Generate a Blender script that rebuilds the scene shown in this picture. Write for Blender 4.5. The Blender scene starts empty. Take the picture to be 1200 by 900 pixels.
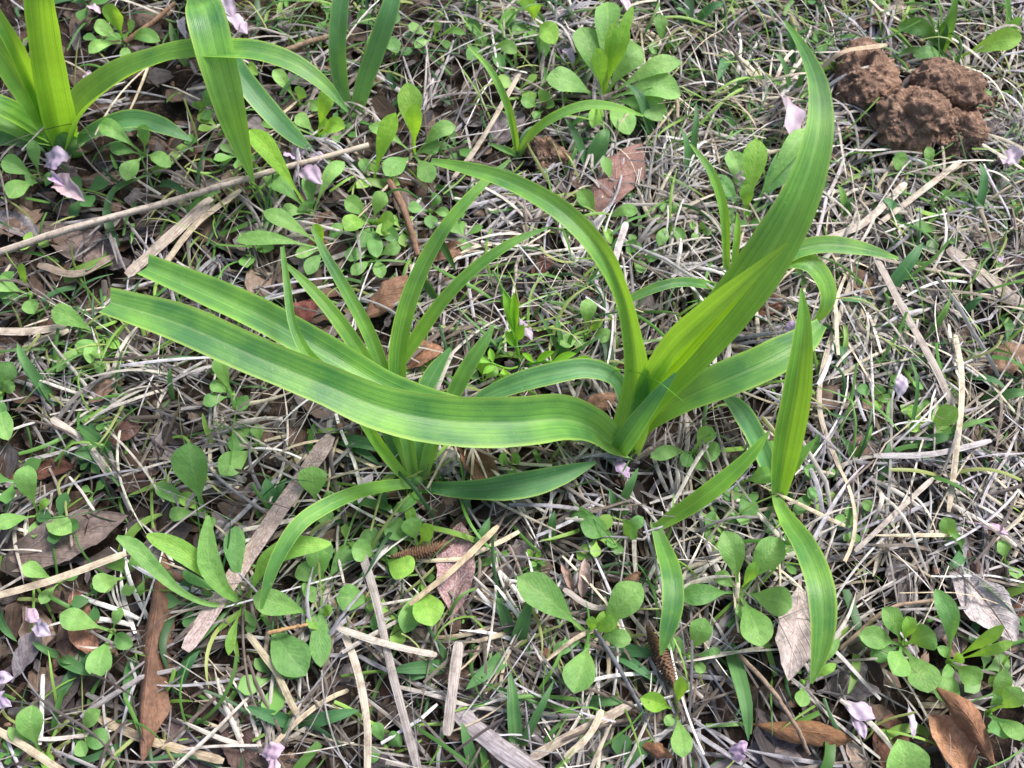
import bpy, math, random
import numpy as np
from mathutils import Vector, noise

# ------------------------------------------------------------------ camera, sky, sun, exposure
scene = bpy.context.scene
CAM_H, TILT, HFOV = 0.45, math.radians(22), math.radians(60)
cam_data = bpy.data.cameras.new('camera')
cam = bpy.data.objects.new('camera', cam_data)
scene.collection.objects.link(cam)
cam_data.sensor_width = 36.0
cam_data.lens = 18.0 / math.tan(HFOV / 2)
cam_data.clip_start, cam_data.clip_end = 0.01, 200.0
CAM = np.array([0.0, -CAM_H * math.tan(TILT), CAM_H])
cam.location = CAM
cam.rotation_euler = (TILT, 0, 0)
scene.camera = cam
cam_data.dof.use_dof = True; cam_data.dof.focus_distance = 0.44; cam_data.dof.aperture_fstop = 14.0

SUN_ELEV, SUN_AZ = math.radians(52), math.radians(40)      # azimuth from +x towards +y: the light comes from behind right
sun_dir = Vector((math.cos(SUN_ELEV) * math.cos(SUN_AZ), math.cos(SUN_ELEV) * math.sin(SUN_AZ), math.sin(SUN_ELEV)))
world = bpy.data.worlds.new('World'); scene.world = world; world.use_nodes = True
wn = world.node_tree.nodes; wl = world.node_tree.links
wn.clear()
sky = wn.new('ShaderNodeTexSky'); sky.sky_type = 'NISHITA'; sky.sun_disc = False
sky.sun_elevation = SUN_ELEV; sky.sun_rotation = math.radians(90) - SUN_AZ
sky.air_density = 1.0; sky.dust_density = 4.0; sky.ozone_density = 1.0
bg = wn.new('ShaderNodeBackground'); bg.inputs['Strength'].default_value = 0.12
wo = wn.new('ShaderNodeOutputWorld')
wl.new(sky.outputs[0], bg.inputs[0]); wl.new(bg.outputs[0], wo.inputs[0])
sun_data = bpy.data.lights.new('sun', 'SUN'); sun_data.energy = 2.8; sun_data.angle = math.radians(16)
sun_data.color = (1.0, 0.975, 0.93)
sun = bpy.data.objects.new('sun', sun_data); scene.collection.objects.link(sun)
sun.rotation_euler = sun_dir.to_track_quat('Z', 'Y').to_euler()
vs = scene.view_settings
vs.view_transform = 'Standard'; vs.look = 'None'; vs.exposure = 1.12; vs.gamma = 1.0; vs.use_curve_mapping = False
scene.render.engine = 'CYCLES'
scene.cycles.max_bounces = 8; scene.cycles.transmission_bounces = 6; scene.cycles.diffuse_bounces = 4
scene.cycles.use_denoising = True

# ------------------------------------------------------------------ helpers
rng = np.random.default_rng(7)
random.seed(7)
FPX = 600.0 / math.tan(HFOV / 2)
CT, ST = math.cos(TILT), math.sin(TILT)
FWD = np.array([0, ST, -CT])

def at(x, y, z=0.0):
    """a point of the place: seen at photo pixel x, y and standing z metres above the soil"""
    d = np.array([(x - 600) / FPX, -(y - 450) / FPX, -1.0])
    w = np.array([d[0], d[1] * CT - d[2] * ST, d[1] * ST + d[2] * CT])
    return CAM + w * ((z - CAM[2]) / w[2])

def to_px(p):
    q = np.asarray(p) - CAM
    X = q[..., 0]; Y = q[..., 1] * CT + q[..., 2] * ST; Z = -q[..., 1] * ST + q[..., 2] * CT
    return 600 + FPX * X / -Z, 450 - FPX * Y / -Z

def px_size(p):
    return float(np.dot(np.asarray(p) - CAM, FWD)) / FPX

def lin(r, g, b):
    f = lambda c: (c / 255) / 12.92 if c <= 10 else ((c / 255 + .055) / 1.055) ** 2.4
    return (f(r), f(g), f(b), 1.0)

def catmull(pts, n):
    pts = np.asarray(pts, float)
    if len(pts) == 2:
        t = np.linspace(0, 1, n)[:, None]
        return pts[0] * (1 - t) + pts[1] * t
    seg = np.linalg.norm(np.diff(pts[:, :3], axis=0), axis=1)
    u = np.concatenate([[0], np.cumsum(np.sqrt(seg + 1e-9))])
    e = np.vstack([2 * pts[0] - pts[1], pts, 2 * pts[-1] - pts[-2]])
    ue = np.concatenate([[2 * u[0] - u[1]], u, [2 * u[-1] - u[-2]]])
    T = np.linspace(u[0], u[-1], n)
    out = []
    for t in T:
        i = min(max(np.searchsorted(u, t, side='right') - 1, 0), len(u) - 2) + 1
        t0, t1, t2, t3 = ue[i - 1:i + 3]; p0, p1, p2, p3 = e[i - 1:i + 3]
        a1 = (t1 - t) / (t1 - t0) * p0 + (t - t0) / (t1 - t0) * p1
        a2 = (t2 - t) / (t2 - t1) * p1 + (t - t1) / (t2 - t1) * p2
        a3 = (t3 - t) / (t3 - t2) * p2 + (t - t2) / (t3 - t2) * p3
        b1 = (t2 - t) / (t2 - t0) * a1 + (t - t0) / (t2 - t0) * a2
        b2 = (t3 - t) / (t3 - t1) * a2 + (t - t1) / (t3 - t1) * a3
        out.append((t2 - t) / (t2 - t1) * b1 + (t - t1) / (t2 - t1) * b2)
    return np.array(out)

def norm(a):
    return a / np.maximum(np.linalg.norm(a, axis=-1, keepdims=True), 1e-9)

def fill_mesh(name, V, F, UV=None, col=None, smooth=True):
    """V (n,3), F (m,4) quads or (m,3) triangles, UV per vertex, col per vertex"""
    me = bpy.data.meshes.new(name)
    V = np.asarray(V, np.float32); F = np.asarray(F, np.int32)
    k = F.shape[1]
    me.vertices.add(len(V)); me.vertices.foreach_set('co', V.ravel())
    me.loops.add(F.size); me.loops.foreach_set('vertex_index', F.ravel())
    me.polygons.add(len(F))
    me.polygons.foreach_set('loop_start', np.arange(0, F.size, k, dtype=np.int32))
    me.polygons.foreach_set('loop_total', np.full(len(F), k, np.int32))
    if smooth:
        me.polygons.foreach_set('use_smooth', np.ones(len(F), bool))
    if UV is not None:
        l = me.uv_layers.new(name='UVMap')
        l.data.foreach_set('uv', np.asarray(UV, np.float32)[F.ravel()].ravel())
    if col is not None:
        a = me.color_attributes.new('Col', 'FLOAT_COLOR', 'POINT')
        c = np.ones((len(V), 4), np.float32); c[:, :3] = col
        a.data.foreach_set('color', c.ravel())
    me.update(calc_edges=True); me.validate()
    return me

def grid_faces(nv, nu, wrap=False):
    F = []
    for i in range(nv - 1):
        for j in range(nu if wrap else nu - 1):
            k = (j + 1) % nu
            F.append((i * nu + j, i * nu + k, (i + 1) * nu + k, (i + 1) * nu + j))
    return np.array(F)

def obj(name, me, material, parent=None, loc=None, color=None):
    o = bpy.data.objects.new(name, me)
    scene.collection.objects.link(o)
    if material is not None and not me.materials:
        me.materials.append(material)
    if parent is not None:
        o.parent = parent
    if loc is not None:
        o.location = loc
    if color is not None:
        o.color = tuple(color[:3]) + (1.0,)
    return o

def tag(o, label=None, cat=None, group=None, kind=None):
    if label: o['label'] = label
    if cat: o['category'] = cat
    if group: o['group'] = group
    if kind: o['kind'] = kind
    return o

def thing(name, label, cat, loc, group=None):
    o = bpy.data.objects.new(name, None)
    scene.collection.objects.link(o)
    o.empty_display_size = 0.01
    o.location = loc
    return tag(o, label, cat, group)

def ribbon(cl, wid, fold=0.3, ruffle=0.0, nu=7, roll=0.0, apparent=True, seed=0, up=(0, 0, 1), curl=0.0, rag=0.0, notch=0.0, wrinkle=0.0, face=0.0):
    """a leaf surface: centreline cl (n,3), widths wid (n); fold = keel depth, roll = twist in degrees (value or per row)"""
    n = len(cl)
    r = np.random.default_rng(abs(int(seed)) + 11)
    t = norm(np.gradient(cl, axis=0))
    up = np.array(up, float)
    W = np.cross(t, up); L = np.linalg.norm(W, axis=1)
    view = norm(cl - CAM)
    s = norm(np.cross(t, view))
    W = norm(W)
    for i in range(n):                       # steep stretch: keep the neighbouring side direction
        if L[i] < 0.25:
            W[i] = s[i] if np.dot(s[i], W[i]) >= 0 else -s[i]
    if face:
        sa = s * np.sign(np.sum(s * W, 1, keepdims=True) + 1e-9)
        W = norm(W * (1 - face) + sa * face)
    for i in range(1, n):
        if np.dot(W[i], W[i - 1]) < 0: W[i] = -W[i]
    k = np.array([.25, .5, .25])
    for _ in range(3):
        Wp = np.vstack([W[:1], W, W[-1:]])
        W = norm(Wp[:-2] * .25 + Wp[1:-1] * .5 + Wp[2:] * .25)
    W = norm(W - t * np.sum(W * t, 1, keepdims=True))
    N = np.cross(W, t)
    if np.mean(N[:, 2]) < 0: N = -N
    ro = np.radians(np.broadcast_to(np.asarray(roll, float), (n,)))[:, None]
    W, N = W * np.cos(ro) + N * np.sin(ro), N * np.cos(ro) - W * np.sin(ro)
    if apparent:
        f = np.maximum(np.abs(np.sum(W * s, 1)), 0.55)
        wid = wid / f
    u = np.linspace(-1, 1, nu)
    fo = np.broadcast_to(np.asarray(fold, float), (n,))
    v = np.linspace(0, 1, n)
    ph = r.uniform(0, 6.28, 4)
    P = np.zeros((n, nu, 3))
    for j, uu in enumerate(u):
        a = abs(uu)
        rise = fo * (math.sqrt(a * a + 0.02) - 0.14) + curl * a * a
        sgn = 0 if uu < 0 else 2
        ruf = ruffle * a ** 2 * (np.sin(v * 17 + ph[sgn]) + .6 * np.sin(v * 31 + ph[sgn + 1]))
        half = wid / 2
        lateral = np.cos(np.arctan(fo)) * (1 - 0.18 * abs(curl) * a)
        if rag and a > .9:
            q = r.normal(0, 1, n + 4); q = (q[:-4] + 2 * q[1:-3] + 3 * q[2:-2] + 2 * q[3:-1] + q[4:]) / 4.4
            half = half * (1 + rag * (1.3 * q + .35 * r.normal(0, 1, n)))
        P[:, j] = cl + W * (uu * half * lateral)[:, None] + N * ((rise + ruf) * wid / 2)[:, None]
        if wrinkle:
            P[:, j] += N * (wrinkle * wid * (np.sin(v * 23 + uu * 3 + ph[0]) * .5 + np.sin(v * 9 - uu * 5 + ph[1])) * .5)[:, None]
        if notch:
            m = np.clip((v - .93) / .07, 0, 1)
            P[:, j] -= t * (m * notch * wid * (1 - a) * 1.0)[:, None]
    uv = np.stack(np.meshgrid((u + 1) / 2, v), -1).reshape(-1, 2)
    return P.reshape(-1, 3), grid_faces(n, nu), uv

def ribbon_obj(name, P, F, uv, mat_, parent, base, color):
    me = fill_mesh(name, P - np.asarray(base), F, uv)
    return obj(name, me, mat_, parent, None if parent is not None else base, color)

def blade(name, ctrl, mat_, parent, base, color=(1, 1, 1), fold=0.35, ruffle=0.0, roll=0.0, n=30, nu=9, seed=0, notch=0.0, face=.25, rag=.012):
    """ctrl: (x, y, height in cm, width in photo pixels) along the blade"""
    w = []
    for (x, y, z, wp) in ctrl:
        p = at(x, y, z / 100)
        w.append((*p, wp * px_size(p)))
    c = catmull(w, n)
    wid = np.maximum(c[:, 3], 0.0003)
    v = np.linspace(0, 1, n)
    fo = np.asarray(fold) * (1.5 - 0.9 * v) if np.isscalar(fold) else np.interp(v, np.linspace(0, 1, len(fold)), fold)
    ro = roll if np.isscalar(roll) else np.interp(v, np.linspace(0, 1, len(roll)), roll)
    P, F, uv = ribbon(c[:, :3], wid, fo, ruffle, nu, ro, True, seed, notch=notch, face=face, rag=rag)
    return ribbon_obj(name, P, F, uv, mat_, parent, base, color)

def prof(kind, v):
    if kind == 'spat':
        s = np.clip((v - .22) / .78, 0, 1)
        return np.maximum(.13 * (1 - s), np.sin(np.pi * s ** 1.35) ** .72)
    if kind == 'ov':
        s = np.clip((v - .08) / .92, 0, 1)
        return np.maximum(.10 * (1 - s), np.sin(np.pi * s ** .9) ** .85)
    if kind == 'grass':
        return np.minimum(1, .55 + v * 3) * (1 - v ** 3.0) ** .9
    if kind == 'dead':
        return np.maximum(.04, np.sin(np.pi * v ** .95) ** .8)
    if kind == 'curl':
        return np.minimum(1, np.minimum(.45 + v * 3, ((1 - v) * 3.2) ** .7 + .08))
    if kind == 'strip':
        return np.minimum(1, np.minimum(.6 + v * 8, .6 + (1 - v) * 8))
    return np.ones_like(v)

def small_leaf(name, b, tip, zb, zt, wpx, kind, mat_, parent, base, color, lift=0.25, fold=.22, curl=0.0, ruffle=.03, nu=7, n=13, seed=0, roll=0, rag=0.0, wrinkle=0.0, face=0.0):
    p0 = at(b[0], b[1], zb / 100); p1 = at(tip[0], tip[1], zt / 100)
    L = np.linalg.norm(p1 - p0)
    m = (p0 + p1) / 2 + np.array([0, 0, lift * L])
    c = catmull([p0, p0 * .35 + p1 * .65 + (m - (p0 + p1) / 2), p1], n) if lift else catmull([p0, p1], n)
    v = np.linspace(0, 1, n)
    wid = np.maximum(wpx * px_size(m) * prof(kind, v), 0.0002)
    P, F, uv = ribbon(c, wid, fold, ruffle, nu, roll, False, seed, curl=curl, rag=rag, wrinkle=wrinkle, face=face)
    return ribbon_obj(name, P, F, uv, mat_, parent, base, color)

def tube(pts, rad, ns=7, seed=0, rough=0.0):
    pts = np.asarray(pts); n = len(pts)
    t = norm(np.gradient(pts, axis=0))
    a = norm(np.cross(t, np.array([.13, .2, 1.0]))); b = np.cross(t, a)
    r = np.random.default_rng(abs(int(seed)))
    rad = np.broadcast_to(np.asarray(rad, float), (n,))
    ang = np.linspace(0, 2 * np.pi, ns, endpoint=False)
    V = pts[:, None] + (a[:, None] * np.cos(ang)[None, :, None] + b[:, None] * np.sin(ang)[None, :, None]) * \
        (rad[:, None] * (1 + rough * r.normal(0, 1, (n, ns))))[:, :, None]
    V = V.reshape(-1, 3)
    F = grid_faces(n, ns, True)
    V = np.vstack([V, pts[:1], pts[-1:]])
    e = len(V)
    cap = [(e - 2, (j + 1) % ns, j, e - 2) for j in range(ns)] + [(e - 1, (n - 1) * ns + j, (n - 1) * ns + (j + 1) % ns, e - 1) for j in range(ns)]
    uv = np.stack(np.meshgrid(np.linspace(0, 1, ns), np.linspace(0, 1, n)), -1).reshape(-1, 2)
    uv = np.vstack([uv, [[.5, 0], [.5, 1]]])
    return V, F, np.array(cap)[:, :3], uv

def tube_mesh(name, pts, rad, base, ns=7, seed=0, rough=0.0, col=None):
    V, F, cap, uv = tube(pts, rad, ns, seed, rough)
    T = np.vstack([F[:, [0, 1, 2]], F[:, [0, 2, 3]], cap])
    return fill_mesh(name, V - np.asarray(base), T, uv, col)

# ------------------------------------------------------------------ materials
class NT:
    def __init__(self, name):
        self.m = bpy.data.materials.new(name); self.m.use_nodes = True
        self.t = self.m.node_tree; self.t.nodes.clear()
        self.out = self.t.nodes.new('ShaderNodeOutputMaterial')
    def n(self, typ, **kw):
        x = self.t.nodes.new(typ)
        for k, v in kw.items(): setattr(x, k, v)
        return x
    def l(self, a, b): self.t.links.new(a, b)
    def val(self, sock, v):
        if isinstance(v, bpy.types.NodeSocket): self.l(v, sock)
        else: sock.default_value = v
    def math(self, op, a, b=0.0, c=0.0, clamp=False):
        x = self.n('ShaderNodeMath', operation=op); x.use_clamp = clamp
        for s, v in zip(x.inputs, (a, b, c)): self.val(s, v)
        return x.outputs[0]
    def mix(self, f, a, b, blend='MIX'):
        x = self.n('ShaderNodeMix', data_type='RGBA', blend_type=blend)
        self.val(x.inputs[0], f); self.val(x.inputs[6], a); self.val(x.inputs[7], b)
        return x.outputs[2]
    def noise(self, vec, scale, detail=4.0, rough=.55):
        x = self.n('ShaderNodeTexNoise'); x.inputs['Scale'].default_value = scale
        x.inputs['Detail'].default_value = detail; x.inputs['Roughness'].default_value = rough
        if vec is not None: self.l(vec, x.inputs['Vector'])
        return x.outputs[0]
    def ramp(self, f, stops):
        x = self.n('ShaderNodeValToRGB'); self.l(f, x.inputs[0])
        e = x.color_ramp.elements
        while len(e) < len(stops): e.new(.5)
        for i, (p, c) in enumerate(stops): e[i].position = p; e[i].color = c if len(c) == 4 else (*c, 1)
        return x.outputs[0]
    def mapping(self, vec, scale):
        x = self.n('ShaderNodeMapping'); self.l(vec, x.inputs[0]); x.inputs['Scale'].default_value = scale
        return x.outputs[0]
    def bump(self, h, strength, dist):
        x = self.n('ShaderNodeBump'); x.inputs['Strength'].default_value = strength; x.inputs['Distance'].default_value = dist
        self.l(h, x.inputs['Height']); return x.outputs[0]
    def rand_vec(self, vec):
        """shift a texture by the object's own random number so that copies differ"""
        oi = self.n('ShaderNodeObjectInfo')
        x = self.n('ShaderNodeVectorMath', operation='MULTIPLY_ADD')
        self.l(vec, x.inputs[0]); x.inputs[1].default_value = (1, 1, 1)
        y = self.n('ShaderNodeCombineXYZ')
        k = self.math('MULTIPLY', oi.outputs['Random'], 37.0)
        self.l(k, y.inputs[0]); self.l(k, y.inputs[2])
        self.l(y.outputs[0], x.inputs[2])
        return x.outputs[0]
    def finish(self, col, rough=.5, normal=None, trans=None, tfac=0.0, spec=.5):
        p = self.n('ShaderNodeBsdfPrincipled')
        self.val(p.inputs['Base Color'], col); self.val(p.inputs['Roughness'], rough)
        p.inputs['Specular IOR Level'].default_value = spec
        if normal is not None: self.l(normal, p.inputs['Normal'])
        sh = p.outputs[0]
        if tfac:
            tr = self.n('ShaderNodeBsdfTranslucent'); self.val(tr.inputs[0], trans)
            if normal is not None: self.l(normal, tr.inputs['Normal'])
            mx = self.n('ShaderNodeMixShader'); self.val(mx.inputs[0], tfac)
            self.l(sh, mx.inputs[1]); self.l(tr.outputs[0], mx.inputs[2]); sh = mx.outputs[0]
        self.l(sh, self.out.inputs[0])
        return self.m

def leaf_material(name, base_a, base_b, trans, vein_count, midrib, tfac, rough=.42, side_veins=0.0, spots=0.0, spec=.4, tip_dry=0.0, pale_base=0.0, bdist=.0005, margin=0.0, flecks=0.0):
    N = NT(name)
    uv = N.n('ShaderNodeUVMap'); oi = N.n('ShaderNodeObjectInfo'); tc = N.n('ShaderNodeTexCoord')
    sep = N.n('ShaderNodeSeparateXYZ'); N.l(uv.outputs[0], sep.inputs[0])
    u, v = sep.outputs[0], sep.outputs[1]
    ov = N.rand_vec(tc.outputs['Object']); uvr = N.rand_vec(uv.outputs[0])
    big = N.noise(ov, 45.0, 4.0)
    col = N.mix(N.ramp(big, [(.35, (0, 0, 0)), (.68, (1, 1, 1))]), base_a, base_b)
    h = None
    a = N.math('ABSOLUTE', N.math('SUBTRACT', u, .5))
    if vein_count:
        j1 = N.noise(N.mapping(uvr, (vein_count * .8, .35, 1)), 1.0, 2.0)
        j2 = N.noise(N.mapping(uvr, (vein_count * 2.2, .5, 1)), 1.0, 3.0, .65)
        w = N.math('ADD', N.math('MULTIPLY', j1, .55), N.math('MULTIPLY', j2, .45))
        st = N.ramp(w, [(.33, (.56, .62, .68)), (.5, (1, 1, 1)), (.68, (1.28, 1.24, 1.05))])
        col = N.mix(.85, col, st, 'MULTIPLY'); h = j2
        trans_c = N.mix(.8, trans, st, 'MULTIPLY')
    else:
        trans_c = trans
    if side_veins:
        ph = N.math('ADD', N.math('SUBTRACT', v, N.math('MULTIPLY', a, .7)), N.math('MULTIPLY', big, .16))
        sv = N.math('SINE', N.math('MULTIPLY', ph, 34.0))
        sv = N.math('POWER', N.math('ABSOLUTE', sv), 6.0)
        net = N.noise(ov, 330.0, 4.0, .65)
        sv2 = N.math('ADD', N.math('MULTIPLY', sv, .10), net)
        st = N.ramp(sv2, [(.34, (.66, .70, .70)), (.55, (1, 1, 1)), (.72, (1.22, 1.2, 1.1))])
        col = N.mix(side_veins, col, st, 'MULTIPLY'); h = N.math('ADD', N.math('MULTIPLY', N.noise(ov, 200.0, 2.0), 1.2), sv2)
    if midrib:
        r = N.ramp(a, [(0.0, (1, 1, 1)), (.018, (.6, .6, .6)), (.05, (0, 0, 0))])
        col = N.mix(N.math('MULTIPLY', r, midrib), col, N.mix(.55, col, (.42, .55, .22, 1)))
    if margin:
        e = N.ramp(a, [(.41, (0, 0, 0)), (.475, (1, 1, 1))])
        col = N.mix(N.math('MULTIPLY', e, margin), col, lin(186, 214, 100))
    if pale_base:
        f = N.ramp(v, [(0.0, (1, 1, 1)), (.2, (0, 0, 0))])
        col = N.mix(N.math('MULTIPLY', f, pale_base), col, lin(150, 178, 128))
    if spots:
        s = N.noise(ov, 240.0, 2.0)
        col = N.mix(N.math('MULTIPLY', N.ramp(s, [(.68, (0, 0, 0)), (.76, (1, 1, 1))]), spots), col, lin(110, 80, 40))
    if flecks:
        fk = N.noise(ov, 700.0, 1.0)
        col = N.mix(N.math('MULTIPLY', N.ramp(fk, [(.73, (0, 0, 0)), (.77, (1, 1, 1))]), flecks), col, lin(188, 196, 160))
        dk = N.noise(N.mapping(uvr, (5, 7, 1)), 1.0, 4.0, .7)
        col = N.mix(N.ramp(dk, [(.3, (.45, .45, .45)), (.5, (0, 0, 0))]), col, N.mix(1.0, col, (.7, .8, .95, 1), 'MULTIPLY'))
    if tip_dry:
        nz = N.noise(ov, 160.0, 3.0)
        f = N.ramp(N.math('ADD', v, N.math('MULTIPLY', nz, .04)), [(1.008, (0, 0, 0)), (1.02, (1, 1, 1))])
        col = N.mix(N.math('MULTIPLY', f, tip_dry), col, lin(176, 150, 96))
    col = N.mix(1.0, col, oi.outputs['Color'], 'MULTIPLY')
    trans_c = N.mix(1.0, trans_c, oi.outputs['Color'], 'MULTIPLY')
    fine = N.noise(ov, 900.0, 3.0)
    hh = N.math('ADD', N.math('MULTIPLY', h, .8), N.math('MULTIPLY', fine, .35)) if h is not None else fine
    nrm = N.bump(hh, .55, bdist)
    rg = N.math('ADD', N.math('MULTIPLY', big, .25), rough - .12)
    return N.finish(col, rg, nrm, trans_c, tfac, spec)

M = {}
M['daylily'] = leaf_material('daylily_leaf', lin(62, 116, 72), lin(120, 172, 80), lin(164, 210, 54), 26, .45, .44, .36, tip_dry=.8, pale_base=.6, spec=.45, margin=.4, spots=.15, flecks=.5)
M['daylily_blue'] = leaf_material('daylily_leaf_glaucous', lin(64, 112, 72), lin(98, 148, 94), lin(126, 180, 64), 26, .35, .34, .38, tip_dry=.8, spec=.45, margin=.4, spots=.15, flecks=.5)
M['grass'] = leaf_material('broad_grass_leaf', lin(64, 106, 62), lin(98, 142, 84), lin(118, 168, 64), 14, .25, .32, .5, tip_dry=.9)
M['weed'] = leaf_material('weed_leaf', lin(98, 144, 76), lin(132, 174, 100), lin(160, 206, 66), 0, .5, .38, .58, side_veins=.65, spots=.25, spec=.35, bdist=.0009)
M['vetch'] = leaf_material('vetch_leaflet', lin(96, 152, 50), lin(124, 180, 64), lin(156, 210, 44), 0, .3, .42, .5, side_veins=.4)

def dead_material(name, tfac=.12, speckle=0.0, bump=.8, rough=.72):
    N = NT(name)
    uv = N.n('ShaderNodeUVMap'); oi = N.n('ShaderNodeObjectInfo'); tc = N.n('ShaderNodeTexCoord')
    sep = N.n('ShaderNodeSeparateXYZ'); N.l(uv.outputs[0], sep.inputs[0])
    u, v = sep.outputs[0], sep.outputs[1]
    ov = N.rand_vec(tc.outputs['Object'])
    a = N.math('ABSOLUTE', N.math('SUBTRACT', u, .5))
    n1 = N.noise(ov, 70.0, 6.0, .65); n2 = N.noise(ov, 420.0, 4.0, .7)
    c = oi.outputs['Color']
    col = N.mix(N.ramp(n1, [(.32, (0, 0, 0)), (.7, (1, 1, 1))]), N.mix(1.0, c, (.5, .46, .44, 1), 'MULTIPLY'), N.mix(1.0, c, (1.28, 1.22, 1.18, 1), 'MULTIPLY'))
    col = N.mix(N.ramp(n2, [(.38, (.55, .55, .55)), (.56, (0, 0, 0))]), col, N.mix(1.0, c, (.34, .3, .3, 1), 'MULTIPLY'))
    sv = N.math('SINE', N.math('MULTIPLY', N.math('SUBTRACT', v, N.math('MULTIPLY', a, .6)), 60.0))
    svr = N.ramp(sv, [(.8, (0, 0, 0)), (1.0, (1, 1, 1))])
    col = N.mix(N.math('MULTIPLY', svr, .25), col, N.mix(1.0, c, (1.3, 1.15, 1.0, 1), 'MULTIPLY'))
    mid = N.ramp(a, [(0, (1, 1, 1)), (.03, (0, 0, 0))])
    col = N.mix(N.math('MULTIPLY', mid, .6), col, N.mix(1.0, c, (1.25, 1.0, .8, 1), 'MULTIPLY'))
    if speckle:
        s = N.noise(ov, 900.0, 3.0, .7)
        col = N.mix(N.math('MULTIPLY', N.ramp(s, [(.47, (0, 0, 0)), (.62, (1, 1, 1))]), speckle * .6), col, lin(205, 190, 192))
    h = N.math('ADD', N.math('ADD', N.math('MULTIPLY', n1, .6), N.math('MULTIPLY', n2, .4)), N.math('MULTIPLY', N.math('ADD', svr, mid), .25))
    return N.finish(col, rough, N.bump(h, bump, .0012), N.mix(1.0, c, (1.0, .88, .75, 1), 'MULTIPLY'), tfac, .3)
M['dead'] = dead_material('dead_leaf')
M['dead_speckled'] = dead_material('speckled_dead_leaf', speckle=.8)

def straw_material(name, objcol):
    N = NT(name)
    uv = N.n('ShaderNodeUVMap')
    tc = N.n('ShaderNodeTexCoord')
    if objcol:
        c = N.n('ShaderNodeObjectInfo').outputs['Color']
    else:
        c = N.n('ShaderNodeVertexColor', layer_name='Col').outputs[0]
    st = N.noise(N.mapping(uv.outputs[0], (9, 1.5, 1)), 1.0, 3.0)
    pat = N.noise(tc.outputs['Object'], 190.0, 4.0, .7)
    col = N.mix(N.ramp(st, [(.35, (0, 0, 0)), (.65, (1, 1, 1))]), N.mix(1.0, c, (.55, .53, .52, 1), 'MULTIPLY'), N.mix(1.0, c, (1.12, 1.12, 1.12, 1), 'MULTIPLY'))
    col = N.mix(N.ramp(pat, [(.34, (.8, .8, .8)), (.54, (0, 0, 0))]), col, N.mix(1.0, c, (.36, .32, .30, 1), 'MULTIPLY'))
    return N.finish(col, .62, N.bump(st, .5, .0005), c, .10, .35)
M['straw_mass'] = straw_material('straw_thatch', False)
M['straw'] = straw_material('dry_straw', True)

def green_mass():
    N = NT('fine_grass')
    c = N.n('ShaderNodeVertexColor', layer_name='Col').outputs[0]
    return N.finish(c, .5, None, N.mix(1.0, c, (1.5, 1.5, .7, 1), 'MULTIPLY'), .3, .35)
M['green_mass'] = green_mass()

def petal():
    N = NT('petal')
    tc = N.n('ShaderNodeTexCoord'); oi = N.n('ShaderNodeObjectInfo')
    ov = N.rand_vec(tc.outputs['Object'])
    n = N.noise(ov, 130.0, 4.0)
    c = oi.outputs['Color']
    uv = N.n('ShaderNodeUVMap')
    st = N.noise(N.mapping(uv.outputs[0], (14, 1.2, 1)), 1.0, 3.0)
    col = N.mix(N.ramp(n, [(.35, (0, 0, 0)), (.75, (1, 1, 1))]), N.mix(1.0, c, (1.1, 1.1, 1.08, 1), 'MULTIPLY'), N.mix(1.0, c, (.72, .6, .7, 1), 'MULTIPLY'))
    col = N.mix(N.math('MULTIPLY', st, .6), col, N.mix(1.0, c, (.55, .42, .6, 1), 'MULTIPLY'))
    return N.finish(col, .55, N.bump(st, .4, .0006), c, .35, .3)
M['petal'] = petal()

def soil(name, c1, c2, c3, bump=.9):
    N = NT(name)
    tc = N.n('ShaderNodeTexCoord'); v = tc.outputs['Object']
    n1 = N.noise(v, 28.0, 8.0, .65); n2 = N.noise(v, 260.0, 6.0, .7); n3 = N.noise(v, 1100.0, 3.0, .6)
    col = N.mix(N.ramp(n1, [(.35, (0, 0, 0)), (.65, (1, 1, 1))]), c1, c2)
    col = N.mix(N.ramp(n2, [(.5, (0, 0, 0)), (.68, (1, 1, 1))]), col, c3)
    col = N.mix(N.ramp(n3, [(.3, (.5, .5, .5)), (.5, (0, 0, 0))]), col, N.mix(1.0, col, (.45, .45, .45, 1), 'MULTIPLY'))
    h = N.math('ADD', N.math('MULTIPLY', n2, 1.0), N.math('MULTIPLY', n3, .5))
    return N.finish(col, .95, N.bump(h, bump, .003), None, 0, .15)
M['soil'] = soil('soil', lin(38, 31, 27), lin(60, 49, 42), lin(86, 72, 62))
M['clod'] = soil('clod_soil', lin(92, 73, 63), lin(154, 124, 105), lin(184, 152, 130), 1.0)

def bark(name):
    N = NT(name)
    uv = N.n('ShaderNodeUVMap'); oi = N.n('ShaderNodeObjectInfo'); tc = N.n('ShaderNodeTexCoord')
    st = N.noise(N.mapping(uv.outputs[0], (7, 2.2, 1)), 1.0, 5.0, .7)
    n = N.noise(N.rand_vec(tc.outputs['Object']), 260.0, 4.0, .7)
    c = oi.outputs['Color']
    col = N.mix(N.ramp(st, [(.35, (0, 0, 0)), (.66, (1, 1, 1))]), N.mix(1.0, c, (.55, .5, .48, 1), 'MULTIPLY'), N.mix(1.0, c, (1.15, 1.13, 1.1, 1), 'MULTIPLY'))
    col = N.mix(N.ramp(n, [(.36, (.8, .8, .8)), (.5, (0, 0, 0))]), col, N.mix(1.0, c, (.4, .36, .34, 1), 'MULTIPLY'))
    return N.finish(col, .8, N.bump(N.math('ADD', st, N.math('MULTIPLY', n, .5)), .7, .001), None, 0, .2)
M['bark'] = bark('twig_bark')

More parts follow.
